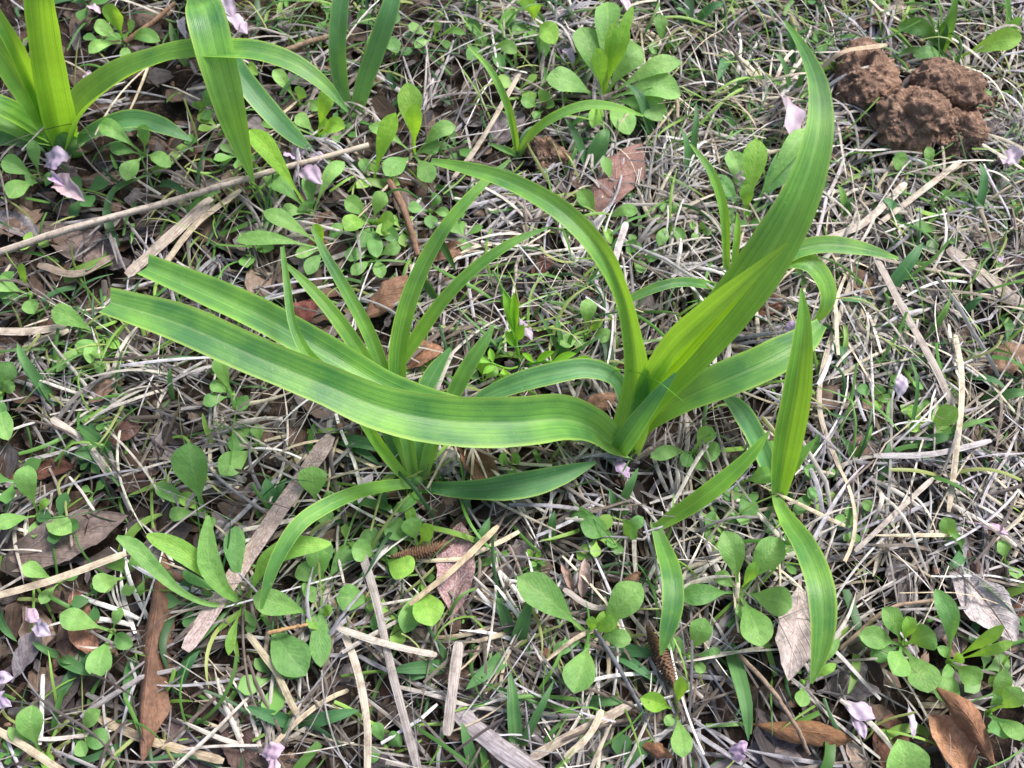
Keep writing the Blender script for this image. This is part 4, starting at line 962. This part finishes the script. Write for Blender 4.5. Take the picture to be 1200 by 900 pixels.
# vetch seedling
def vetch():
    bp = (612, 428); b = at(bp[0], bp[1], .004)
    t = thing('vetch_seedling', 'bright vetch seedling with folded leaflets near the picture middle', 'vetch', b)
    def stem(pts, r):
        c = catmull([at(x, y, z / 100) for x, y, z in pts], 14)
        obj('stem', tube_mesh('stem', c, np.linspace(r, r * .6, 14), b, 6), M['vetch'], t, None, (1, 1, .9))
        return c
    stem([(612, 428, .2), (606, 410, 1.6), (604, 385, 2.8), (600, 352, 4.2)], .0011)
    stem([(612, 428, .4), (640, 424, 1.8), (675, 428, 2.2), (712, 436, 2.0)], .0008)
    stem([(612, 428, .4), (596, 432, 1.2), (575, 425, 1.8)], .0007)
    stem([(600, 352, 4.2), (585, 330, 4.8), (584, 300, 5.0), (590, 280, 4.9)], .0003)
    stem([(712, 436, 2.0), (745, 436, 7.0), (772, 448, 7.4), (800, 470, 7.0)], .0003)
    for (bx, by, zb, tx, ty, zt, w, c) in [
        (604, 398, 2.4, 590, 338, 4.6, 13, G_), (604, 395, 2.4, 602, 342, 4.8, 12, Y_), (606, 400, 2.3, 614, 380, 3.4, 15, G_), (604, 408, 1.8, 592, 388, 2.6, 13, G_),
        (626, 425, 1.4, 612, 414, 2.2, 9, Y_), (626, 425, 1.4, 650, 412, 2.4, 11, Y_), (645, 425, 1.9, 676, 414, 2.6, 11, Y_), (648, 426, 1.9, 640, 436, 1.8, 9, G_), (665, 427, 2.1, 694, 420, 2.6, 11, Y_),
        (680, 429, 2.2, 710, 426, 2.5, 11, Y_), (692, 431, 2.1, 706, 444, 2.0, 9, G_), (704, 434, 2.0, 728, 434, 2.2, 8, Y_), (590, 431, 1.4, 592, 446, 1.2, 12, Y_), (582, 428, 1.6, 566, 438, 1.6, 10, L_), (578, 426, 1.7, 574, 408, 2.2, 9, L_), (575, 425, 1.8, 554, 420, 2.0, 10, L_)]:
        small_leaf('leaflet', (bx, by), (tx, ty), zb, zt, w, 'ov', M['vetch'], t, b, c, lift=.05, fold=.5, n=10, nu=5, seed=int(tx))
vetch()

# ------------------------------------------------------------------ fallen leaves
def dull(rgb):
    c = np.array(lin(*rgb)[:3]); m = c.mean()
    return tuple((c * .72 + m * .28) * .82)

def dead_leaf(label, a, b_, w, rgb, z=(.9, 1.3), curl=.3, lift=.08, kind='dead', mat_='dead', fold=.12, roll=0, wrinkle=.085, name='dead_leaf', rag=.06, cat='dead leaf'):
    z = (z[0] - .3, z[1] - .25); w = w * .84; curl = curl * 1.35
    base = at((a[0] + b_[0]) / 2, (a[1] + b_[1]) / 2, z[0] / 100)
    o = small_leaf(name, a, b_, z[0], z[1], w, kind, M[mat_], None, base, dull(rgb), lift=lift, fold=fold, curl=curl, ruffle=.05, nu=11, n=26, seed=int(a[0] + b_[1]), roll=roll, rag=rag, wrinkle=wrinkle)
    return tag(o, label, cat, 'fallen dead leaves')

D = dead_leaf
D('pinkish brown toothed dead leaf below the big top rosette', (688, 262), (752, 168), 62, (160, 118, 108), (1.0, 1.6), -.15, .04, 'ov', rag=.08)
D('pink speckled diamond-shaped dead leaf in the lower middle', (529, 732), (540, 612), 58, (176, 128, 130), (1.2, 1.6), .15, .03, 'ov', 'dead_speckled')
D('long curled brown dead leaf standing out at lower left', (192, 640), (166, 892), 46, (140, 100, 74), (1.2, 1.8), -.7, .04, 'curl', fold=-.3, wrinkle=.10, rag=.10)
D('big flat grey-brown dead leaf by the left edge', (-20, 672), (150, 604), 66, (144, 126, 120), (.6, 1.2), .12, .03, 'ov', roll=-8)
D('orange-brown dead leaf piece in the lower left weeds', (86, 690), (112, 770), 42, (166, 112, 84), (.9, 1.0), .2, .05)
D('pale pinkish-grey dead leaf under the arching daylily tip, lower right', (938, 676), (924, 798), 56, (196, 182, 182), (1.1, 1.5), .2, .03, 'ov')
D('orange-brown boat-shaped dead leaf at the bottom, right of middle', (876, 848), (1002, 866), 40, (150, 104, 58), (1.0, 1.2), -.5, .12, 'ov', roll=8)
D('tan folded triangular dead leaf at the bottom right', (1140, 908), (1088, 838), 66, (186, 134, 88), (.9, 1.6), .25, .04, 'ov', fold=.35)
D('brown curled dead leaf arching beside the tan triangular one', (1170, 905), (1096, 804), 42, (156, 106, 66), (1.0, 2.2), -.6, .2, 'ov', roll=20)
D('silvery grey dead leaf near the right edge', (1106, 664), (1192, 752), 66, (190, 186, 190), (1.1, 1.4), .2, .03, 'ov', 'dead_speckled')
D('dark red-brown dead leaf at the bottom edge, right', (1036, 910), (1046, 836), 50, (124, 78, 62), (.7, .9), .1, .02, 'ov')
D('small pale dead leaf tip at the bottom edge beside the boat-shaped one', (1020, 912), (992, 870), 30, (190, 166, 150), (.8, 1.0), .2, .03)
D('cracked grey dead leaf under the boat-shaped brown leaf', (862, 888), (960, 872), 62, (140, 130, 136), (.5, .7), .08, .02, 'ov', rag=.07)
D('flat grey dead leaf between the arching tip and the lavender petals', (958, 812), (1040, 786), 54, (146, 134, 138), (.5, .7), .06, .02, 'ov', rag=.08)
D('grey dead leaf at the bottom, under the orange curl', (640, 910), (716, 842), 60, (122, 114, 120), (.5, .8), .1, .02, 'ov')
D('orange-brown dead leaf behind the upright clump blades', (452, 436), (520, 408), 40, (176, 122, 84), (.9, 1.4), .3, .08, 'ov')
D('brown dead leaf with dark hollow behind the clump, upper part', (424, 378), (478, 322), 44, (150, 108, 78), (.9, 1.5), -.35, .1, 'ov')
D('dark red dead leaf behind the thin twisted leaf strip', (338, 392), (372, 352), 38, (128, 64, 52), (.8, 1.2), .2, .05, 'ov')
D('brown dead leaf below the long daylily leaf, near its middle', (536, 524), (586, 572), 40, (146, 100, 70), (.8, 1.2), .3, .08, 'ov')
D('reddish scrap of dead leaf above the picture middle', (622, 330), (648, 300), 22, (142, 84, 66), (.8, 1.0), .3, .1)
D('orange-brown dead leaf scrap beside the twig, upper middle', (506, 306), (552, 292), 26, (176, 128, 96), (.9, 1.2), .4, .12)
D('grey-purple dead leaf behind the tiny daylily seedling', (570, 176), (614, 132), 44, (132, 122, 132), (.5, .8), .15, .03, 'ov')
D('dull grey dead leaf at the top edge, middle', (574, 50), (612, 12), 36, (128, 122, 130), (.6, .8), .1, .03, 'ov')
D('large flat grey-brown dead leaf below the long stick, left', (26, 258), (150, 312), 54, (128, 110, 106), (.4, .6), .08, .02, 'ov')
D('grey scrap of dead leaf at the left edge under the stick', (-10, 250), (46, 278), 34, (150, 144, 150), (.6, .8), .2, .03)
D('tan dead leaf with black stains near the right edge', (1154, 440), (1204, 404), 42, (160, 124, 94), (1.1, 1.5), -.2, .06, 'ov')
D('brown dead leaf behind the right-reaching daylily leaf tip', (982, 312), (1024, 346), 36, (146, 114, 90), (.9, 1.1), .2, .05, 'ov')
D('purple-brown dead leaf at the right edge, upper half', (1168, 344), (1216, 296), 46, (112, 92, 92), (.6, .9), .1, .02, 'ov')
D('reddish-brown dead leaf with grey patch, left below the mown leaf ends', (118, 520), (166, 500), 34, (132, 92, 80), (.8, 1.1), .2, .05, 'ov')
D('tan dead leaf scrap left of the pale straw stubble', (104, 472), (138, 448), 30, (176, 140, 112), (.9, 1.2), .25, .06)
D('grey-brown bark-like leaf flake low at the right', (1090, 600), (1152, 578), 38, (124, 106, 102), (.5, .7), .05, .02, 'ov', rag=.08)
D('orange curl of dead leaf at the bottom edge, right of middle', (742, 868), (790, 888), 24, (174, 118, 76), (1.0, 1.6), -.7, .25)
D('small brown rolled leaf chunk beside the rosette, lower middle', (624, 776), (650, 762), 24, (156, 108, 76), (.9, 1.2), -.6, .15)
D('pale pinkish curled leaf bit beside the big lower rosette', (682, 700), (686, 654), 20, (196, 170, 160), (1.2, 2.0), .5, .1)
D('pale pinkish curled leaf bit, the left of two beside the lower rosette', (672, 694), (658, 660), 14, (196, 160, 144), (1.2, 1.8), .5, .1)
D('reddish-brown dead leaf under the curled daylily leaf end', (880, 372), (918, 348), 30, (150, 100, 74), (.7, 1.0), .2, .05, 'ov')
D('brown dead leaf behind the base of the large daylily', (672, 488), (724, 462), 30, (150, 110, 82), (1.0, 1.6), -.3, .1, 'ov')
D('blue-grey dead leaf in the lower left corner', (14, 800), (50, 736), 36, (128, 122, 132), (.7, 1.0), .2, .04, 'ov')
D('dark brown dead leaf at the bottom, below the hairy weed', (262, 812), (296, 912), 52, (100, 76, 70), (.5, .8), .1, .02, 'ov')
D('purplish dead leaf at the bottom left beside the long curled leaf', (190, 830), (232, 912), 46, (118, 98, 104), (.5, .7), .1, .02, 'ov')
D('dark brown dead leaf under the bottom left straw', (10, 560), (90, 546), 30, (122, 74, 54), (.7, 1.0), .2, .04)
D('greyish dead leaf below the heart-tipped weed leaf', (478, 770), (512, 704), 30, (146, 124, 116), (.7, 1.0), .2, .05, 'ov')
D('dark dead leaf left of the big lower rosette', (586, 700), (612, 640), 34, (104, 96, 102), (.5, .8), .15, .04, 'ov')
D('chestnut dead leaf at the very right edge beside the silvery one', (1178, 740), (1212, 700), 34, (136, 90, 66), (.8, 1.1), .3, .05, 'ov')
D('grey dead leaf at the right edge above the hooked weed', (1150, 768), (1204, 728), 52, (150, 140, 142), (.5, .8), .1, .03, 'ov', rag=.06)
D('long brown bark-like leaf leaning beside the silvery leaf', (1136, 644), (1182, 742), 22, (126, 98, 84), (1.0, 1.3), -.5, .05, 'strip')
D('brown dead leaf by the top edge beside the clods', (990, 34), (1046, 18), 34, (140, 106, 86), (.7, 1.0), .15, .05, 'ov')
D('pale dead leaf scrap between straws at the top right edge', (1030, 22), (1062, 6), 22, (190, 176, 156), (1.0, 1.3), .3, .08)
D('grey dead leaf under the spotted oval weed leaf', (330, 690), (372, 752), 34, (134, 128, 132), (.5, .8), .15, .03, 'ov')
D('dark brown leaf near the hairy weed, right of the bark strip', (366, 540), (340, 500), 30, (126, 96, 80), (.6, .9), .2, .05, 'ov')
D('pinkish flat bark strip lying diagonally at lower left', (388, 510), (217, 762), 24, (192, 168, 160), (1.5, 1.7), -.08, .01, 'strip', 'dead_speckled', name='bark_strip', wrinkle=.02, rag=.04, cat='bark')
D('flat brown bark sliver right of the small right daylily leaf', (950, 474), (1036, 476), 13, (150, 124, 106), (1.0, 1.1), -.2, .02, 'strip', name='bark_strip', cat='bark')
D('crumpled silvery scrap in the shade under the long leaf', (514, 560), (534, 528), 30, (166, 168, 172), (1.0, 1.6), .4, .15, 'ov', wrinkle=.12)

# ------------------------------------------------------------------ lavender petals
def petals(label, parts, rgb=(196, 178, 206)):
    bx, by = parts[0][0]
    b = at(bx, by, 1.0 / 100)
    t = thing('fallen_petals' if len(parts) > 1 else 'fallen_petal', label, 'petal', b, 'fallen lavender petals')
    for i, (a, c, w, *rest) in enumerate(parts):
        col = rest[0] if rest else rgb
        small_leaf('petal', a, c, 1.0, 1.5 + .3 * i, w, 'ov', M['petal'], t, b, tuple(.5 * q + .5 * m_ for q, m_ in zip(lin(*col)[:3], lin(214, 204, 212)[:3])), lift=.2, fold=.25, curl=random.uniform(-.5, .5), ruffle=.16, nu=11, n=20, seed=int(a[0] + i), roll=random.uniform(-25, 25), wrinkle=.11, rag=.09)
for lb, ps in [
    ('large lavender petals at the top edge beside the hanging daylily leaf', [((252, -8), (276, 22), 26), ((262, 18), (290, 40), 24), ((214, 20), (218, 46), 12, (226, 214, 216))]),
    ('lavender petal below the top left daylily', [((52, 196), (82, 184), 26)]),
    ('withered pink and tan petal below the top left daylily', [((62, 210), (100, 236), 26, (200, 170, 164)), ((58, 206), (76, 218), 12, (186, 150, 196))]),
    ('group of three lavender petals left of the yellow stalked leaf', [((348, 196), (360, 168), 20), ((356, 196), (384, 184), 18), ((346, 200), (378, 216), 22, (206, 176, 204)), ((352, 190), (332, 182), 16)]),
    ('long pale pink petal left of the great leaf, upper right', [((914, 108), (924, 176), 26, (214, 194, 204))]),
    ('grey-pink petal beside the yellow-tipped rosette', [((852, 222), (874, 204), 14, (196, 176, 188))]),
    ('crumpled violet petal at the base of the large daylily', [((716, 538), (738, 560), 17, (176, 150, 196)), ((720, 540), (732, 536), 10, (160, 120, 180))]),
    ('whitish petal hanging below the clump beside the dark grass leaf', [((438, 552), (420, 590), 15, (222, 214, 222))]),
    ('pale lavender veined petal at the bottom, right of the boat-shaped leaf', [((984, 820), (1026, 842), 26, (214, 196, 220)), ((996, 838), (1014, 866), 14, (216, 202, 224))]),
    ('slim pale petal right of the veined lavender petal', [((1064, 824), (1070, 866), 12, (216, 206, 222))]),
    ('small purple petal under the boat-shaped leaf at the bottom', [((852, 882), (876, 870), 16, (178, 140, 184)), ((858, 890), (874, 886), 10, (190, 150, 196))]),
    ('crinkled pink-lavender petal at the bottom left of middle', [((304, 884), (334, 876), 22, (206, 176, 196)), ((318, 880), (324, 912), 18, (214, 186, 200))]),
    ('lavender petal cut by the left edge near the bottom', [((-6, 800), (16, 794), 18, (206, 188, 214)), ((-6, 812), (14, 828), 18, (196, 180, 210))]),
    ('pinkish petal beside the blue-grey leaf at lower left', [((30, 712), (46, 728), 17, (206, 172, 186)), ((40, 728), (60, 744), 18, (186, 180, 200))]),
    ('white-lavender petal standing in straw at mid right', [((1052, 470), (1056, 438), 15, (222, 212, 230))]),
    ('small violet petal behind the low right daylily leaf', [((922, 394), (930, 376), 12, (176, 146, 200))]),
    ('pale petal beneath the soil clods at the right', [((1166, 180), (1192, 192), 26, (210, 196, 206))]),
    ('pink petal by the right edge, lower half', [((1142, 612), (1182, 626), 14, (206, 164, 190))]),
    ('tiny violet petal at the right edge, upper half', [((1160, 300), (1174, 308), 12, (176, 150, 196))]),
    ('lavender petal behind the big top rosette', [((740, 82), (766, 104), 18, (176, 160, 196))]),
    ('pinkish petal at the top edge above the big rosette', [((724, -4), (738, 18), 13, (206, 190, 214))]),
    ('purple petal left of the big top rosette', [((658, 58), (672, 76), 11, (176, 160, 200))]),
    ('grey-lavender petal behind the vetch seedling', [((608, 372), (624, 400), 15, (170, 154, 172))]),
    ('pale petal pieces at the top left near the daylily tips', [((102, 8), (118, 16), 12, (220, 196, 200)), ((98, 88), (110, 94), 12, (220, 192, 196))]),
]:
    petals(lb, ps)

# ------------------------------------------------------------------ sticks, reeds and catkins
def stick(label, pts, wpx, rgb, ns=8):
    c = catmull([at(x, y, z / 100) for x, y, z in pts], 30)
    c = c + np.random.default_rng(abs(int(pts[0][0]))).normal(0, .00012, c.shape)
    r = wpx * px_size(c[15]) / 2
    o = obj('stick', tube_mesh('stick', c, np.linspace(r * 1.1, r * .8, 30), c[0], ns, int(pts[0][1]), .035), M['bark'], None, c[0], lin(*rgb))
    tag(o, label, 'stick', 'dry sticks on the ground')
stick('long grey stick lying across the upper left', [(-30, 306, 1.6), (90, 266, 2.0), (200, 236, 2.2), (300, 206, 2.1), (432, 170, 1.6)], 8, (182, 172, 162))
stick('short brown twig left of the tall clump blade tips', [(456, 212, 1.2), (474, 248, 1.5), (490, 300, 1.2)], 9, (122, 98, 82))
stick('thin bent twig at the bottom left of the boat-shaped leaf', [(866, 768, 1.4), (904, 808, 2.2), (932, 850, 2.4), (948, 884, 1.6)], 6, (138, 122, 108))
stick('thin twig ending at the rosette, lower right', [(984, 762, 1.2), (1010, 738, 1.6), (1040, 714, 1.8), (1098, 702, 1.4)], 5, (150, 132, 116))
stick('short tan twig stub beside the hairy weed', [(314, 742, 1.8), (340, 736, 2.0), (360, 732, 1.8)], 5, (176, 144, 106))
stick('dark twig at the top left above the pale seedling', [(146, 50, 1.2), (176, 28, 1.4), (204, 4, 1.2)], 6, (128, 104, 86))
stick('thin twig crossing the top left below the hanging leaf top', [(330, 62, 1.4), (360, 50, 1.6), (396, 40, 1.4)], 7, (140, 122, 104))

def reed(label, pts, wpx, rgb, fold=-.2):
    w = []
    for (x, y, z) in pts:
        p = at(x, y, z / 100); w.append((*p, wpx * px_size(p)))
    c = catmull(w, 24)
    base = c[0, :3].copy()
    v = np.linspace(0, 1, 24)
    P, F, uv = ribbon(c[:, :3], c[:, 3] * prof('strip', v), fold, .02, 7, 0, False, int(pts[0][0]) & 1023, rag=.04, wrinkle=.015)
    uv = uv * np.array([1, 3.0])
    tag(ribbon_obj('reed', P, F, uv, M['straw'], None, base, tuple(.85 * q for q in lin(*rgb)[:3])), label, 'straw', 'broad dead reeds')
for a in [
    ('wide pale flattened reed below the long stick', [(148, 322, 1.2), (190, 284, 1.4), (248, 232, 1.2)], 15, (196, 182, 168)),
    ('narrow reed alongside the wide flattened one below the stick', [(186, 318, 1.2), (230, 262, 1.5), (282, 222, 1.3)], 8, (206, 190, 166)),
    ('flat pale reed at the left edge below the small weed', [(-20, 387, 1.3), (30, 388, 1.4), (78, 382, 1.3)], 10, (196, 184, 168)),
    ('pale reed crossing the grey-brown leaf at the left edge', [(-20, 702, 1.9), (60, 680, 2.2), (148, 648, 2.0)], 9, (206, 192, 168)),
    ('long grey reed running down to the bottom edge, left of middle', [(420, 636, 1.4), (440, 700, 1.8), (460, 790, 1.8), (492, 910, 1.4)], 10, (172, 164, 160)),
    ('pale curved reed at the bottom edge left of the long grey reed', [(404, 742, 1.4), (420, 790, 1.8), (430, 850, 1.8), (430, 915, 1.4)], 9, (206, 194, 176)),
    ('pale reed lying flat across the lower left of middle', [(396, 736, 1.8), (450, 754, 2.1), (512, 768, 1.8)], 8, (206, 196, 184)),
    ('straight pale straw crossing the speckled dead leaf', [(480, 708, 2.1), (530, 668, 2.5), (584, 616, 2.2)], 7, (206, 188, 156)),
    ('short wide grey reed standing above the bottom edge, middle', [(538, 752, 1.6), (530, 810, 1.8), (524, 862, 1.4)], 13, (182, 172, 166)),
    ('broad weathered grey reed at the bottom edge, middle', [(534, 832, 1.2), (580, 872, 1.6), (640, 915, 1.3)], 22, (164, 156, 160)),
    ('flat reed at the bottom under the rosette', [(622, 888, 1.4), (670, 862, 1.6), (742, 824, 1.4)], 11, (190, 176, 160)),
    ('pale broken reed pointing at the bottom edge, right of middle', [(662, 888, 2.0), (690, 862, 2.2), (706, 832, 2.0)], 8, (216, 202, 178)),
    ('thin pale reed right of the small right daylily', [(1002, 646, 1.5), (1040, 610, 1.8), (1094, 560, 1.5)], 6, (196, 186, 176)),
    ('whitish reed lying level near the grass blade, mid right', [(1024, 534, 1.5), (1090, 532, 1.8), (1162, 516, 1.5)], 7, (186, 182, 184)),
    ('long grey reed slanting down through the right straw', [(1026, 300, 1.4), (1062, 368, 1.8), (1096, 430, 1.8), (1118, 478, 1.4)], 9, (176, 166, 158)),
    ('pale upright reed crossing the right straw', [(1120, 392, 1.4), (1128, 450, 2.0), (1122, 520, 1.8), (1112, 600, 1.3)], 7, (214, 202, 178)),
    ('broad grey bundle of reed at the upper right edge', [(1112, 290, 1.0), (1150, 320, 1.3), (1205, 362, 1.0)], 18, (164, 152, 142)),
    ('pale reed at the bottom left corner', [(-10, 852, 1.4), (30, 876, 1.6), (84, 912, 1.3)], 9, (206, 192, 166)),
    ('pale reed under the long curled leaf at the bottom left', [(116, 842, .9), (170, 866, 1.0), (262, 892, .9)], 10, (190, 172, 146)),
    ('tan reed crossing below the hairy weed', [(290, 742, 1.4), (322, 786, 1.8), (348, 838, 1.5)], 8, (190, 178, 150)),
    ('flat pale reed at the left edge in the leaf litter', [(60, 490, 1.1), (100, 520, 1.4), (132, 560, 1.1)], 9, (206, 196, 184)),
    ('level pale reed behind the top right rosette, by the rosette', [(1000, 320, 1.2), (960, 470, 1.4), (988, 560, 1.2)], 6, (186, 172, 156)),
    ('reed slanting beside the toothed brown leaf', [(734, 260, 1.6), (722, 300, 1.8), (716, 330, 1.4)], 8, (206, 198, 198)),
    ('long pale reed under the soil clods', [(968, 280, 1.4), (1010, 262, 1.7), (1062, 214, 1.4)], 9, (206, 194, 180)),
    ('second pale reed under the soil clods, running right', [(1030, 262, 1.3), (1080, 224, 1.6), (1126, 188, 1.4)], 7, (206, 194, 176)),
    ('pale reed over the left end of the soil clods', [(962, 80, 2.2), (985, 62, 3.2), (1040, 52, 3.0)], 6, (196, 176, 146)),
    ('dark weathered reed below the mown daylily leaf ends', [(44, 310, 1.0), (90, 320, 1.2), (132, 300, 1.0)], 9, (150, 136, 122)),
    ('grey reed right of the bottom rosette', [(660, 690, 1.2), (700, 712, 1.5), (760, 690, 1.2)], 7, (180, 170, 164)),
    ('pale reed across the upper middle beside the grey leaf', [(530, 210, 1.3), (560, 170, 1.6), (610, 84, 1.3)], 6, (190, 178, 160)),
]:
    reed(*a)

def catkin(label, pts, wpx):
    c = catmull([at(x, y, z / 100) for x, y, z in pts], 26)
    r = wpx * px_size(c[13]) / 2
    base = c[0]
    t = thing('catkin', label, 'catkin', base, 'dry brown catkins')
    obj('core', tube_mesh('core', c, r * .55 * np.sin(np.linspace(.25, 2.9, 26)), base, 7), M['bark'], t, None, lin(104, 76, 58))
    tt = norm(np.gradient(c, axis=0)); V, F = [], []
    a = norm(np.cross(tt, [.1, .2, 1.])); bb = np.cross(tt, a); g = np.random.default_rng(3)
    for i in range(1, 25):
        for k in range(8):
            th = k * .785 + (i % 2) * .39 + g.normal(0, .12)
            d = a[i] * math.cos(th) + bb[i] * math.sin(th); e = np.cross(tt[i], d)
            rr = r * math.sin(.25 + 2.65 * i / 25)
            p0 = c[i] + d * rr * .4; tip = c[i] + d * rr * g.uniform(.95, 1.2) + tt[i] * r * .35
            s = r * .26; n0 = len(V)
            V += [p0 + e * s, p0 - e * s, tip, p0 + tt[i] * s * 1.3 + d * rr * .25]
            F += [(n0, n0 + 1, n0 + 2), (n0 + 1, n0 + 3, n0 + 2), (n0 + 3, n0, n0 + 2)]
    o = obj('scales', fill_mesh('scales', np.array(V) - base, np.array(F), np.tile([[.1, .1]], (len(V), 1)), smooth=False), M['bark'], t, None, lin(122, 98, 80))
    o['kind'] = 'stuff'
catkin('brown scaly catkin lying left of the speckled dead leaf', [(458, 652, 1.6), (480, 650, 1.8), (505, 644, 1.8), (528, 636, 1.6)], 19)
catkin('brown scaly catkin right of the big lower rosette', [(758, 734, 1.4), (768, 756, 1.7), (780, 780, 1.7), (790, 804, 1.4)], 22)
catkin('small brown scaly catkin above the big lower rosette', [(724, 690, 1.2), (736, 684, 1.4), (748, 672, 1.2)], 16)

# ------------------------------------------------------------------ soil clods
def clod(label, px, py, rx, ry, rz, seed, dents=()):
    import bmesh
    bm = bmesh.new(); bmesh.ops.create_icosphere(bm, subdivisions=6, radius=1.0)
    s = px_size(at(px, py, 0)); R = np.array([rx * s, ry * s, rz / 100]) * np.array([1.2, 1.2, 1.12])
    g = np.random.default_rng(int(seed * 10)); off = Vector((seed * 3.7, seed * 1.3, seed * 2.1))
    cs = norm(g.normal(0, 1, (11, 3))) * g.uniform(.3, .72, (11, 1)); rs = g.uniform(.28, .55, 11)
    cs[0] = 0; rs[0] = .62
    Nv = norm(np.array([v.co[:] for v in bm.verts]))
    dot = Nv @ cs.T
    disc = rs[None] ** 2 - ((cs ** 2).sum(1)[None] - dot ** 2)
    hit = np.where(disc > 0, dot + np.sqrt(np.maximum(disc, 0)), 0.3)
    rad = np.log(np.exp(hit * 16).sum(1)) / 16
    for v, n_, r_ in zip(bm.verts, Nv, rad):
        n = Vector(n_)
        for (dx, dy, dz, wd, dep) in dents:
            q = (n - Vector((dx, dy, dz)).normalized()).length
            r_ -= dep * math.exp(-(q / wd) ** 4)
        p = Vector((n.x * R[0] * r_, n.y * R[1] * r_, n.z * R[2] * r_))
        q = p + off
        dd = .0034 * noise.noise(q * 190) + .0026 * abs(noise.noise(q * 380)) + .0008 * noise.noise(q * 900) + .0004 * noise.noise(q * 2100)
        v.co = p + Vector((n.x, n.y, n.z * .8)) * dd
    for f in bm.faces: f.smooth = True
    me = bpy.data.meshes.new('soil_clod'); bm.to_mesh(me); bm.free()
    p = at(px, py, rz / 100 * .75); 
    o = obj('soil_clod', me, M['clod'], None, p)
    o.rotation_euler = (0, 0, seed * 1.1)
    tag(o, label, 'soil clod', 'soil clods at the top right')
clod('lumpy brown soil clod with a dark hole, left of the clod heap', 1012, 92, 44, 36, 1.7, 1, [(.1, .25, .9, .22, .7)])
clod('largest brown soil clod, front middle of the clod heap', 1062, 136, 40, 44, 1.9, 2.3)
clod('brown soil clod at the back right of the clod heap', 1102, 100, 40, 36, 1.8, 3.1, [(-.3, -.6, .7, .25, .4)])
clod('dark soil clod at the lower right of the clod heap', 1120, 162, 30, 24, 1.2, 4.7)
clod('small soil clod at the far right of the clod heap', 1136, 124, 18, 22, 1.0, 5.2)
clod('little soil crumb left below the clod heap', 984, 154, 10, 9, .6, 6.4)
clod('dark crumbly soil lump beside the tiny daylily seedling', 642, 184, 26, 16, .7, 7.9)

def crumbs():
    V, F = [], []
    g = np.random.default_rng(5); n = 0
    for i in range(420):
        if i < 300: x, y = g.normal(1068, 62), g.normal(128, 44)
        else: x, y = g.uniform(0, 1200), g.uniform(0, 900)
        r = g.uniform(.0006, .0026); p = at(x, y, g.uniform(.002, .010))
        d = norm(g.normal(0, 1, (8, 3)))
        q = np.array([[-1, -1, -1], [1, -1, -1], [1, 1, -1], [-1, 1, -1], [-1, -1, 1], [1, -1, 1], [1, 1, 1], [-1, 1, 1]]) * .6 + d * .45
        V.append(p + q * r); F += [tuple(n + k for k in f) for f in ((0, 3, 2, 1), (4, 5, 6, 7), (0, 1, 5, 4), (1, 2, 6, 5), (2, 3, 7, 6), (3, 0, 4, 7))]; n += 8
    tag(obj('soil_crumbs', fill_mesh('soil_crumbs', np.vstack(V), np.array(F)), M['clod']), 'loose brown soil crumbs strewn mostly around the clods', 'soil crumbs', None, 'stuff')
crumbs()
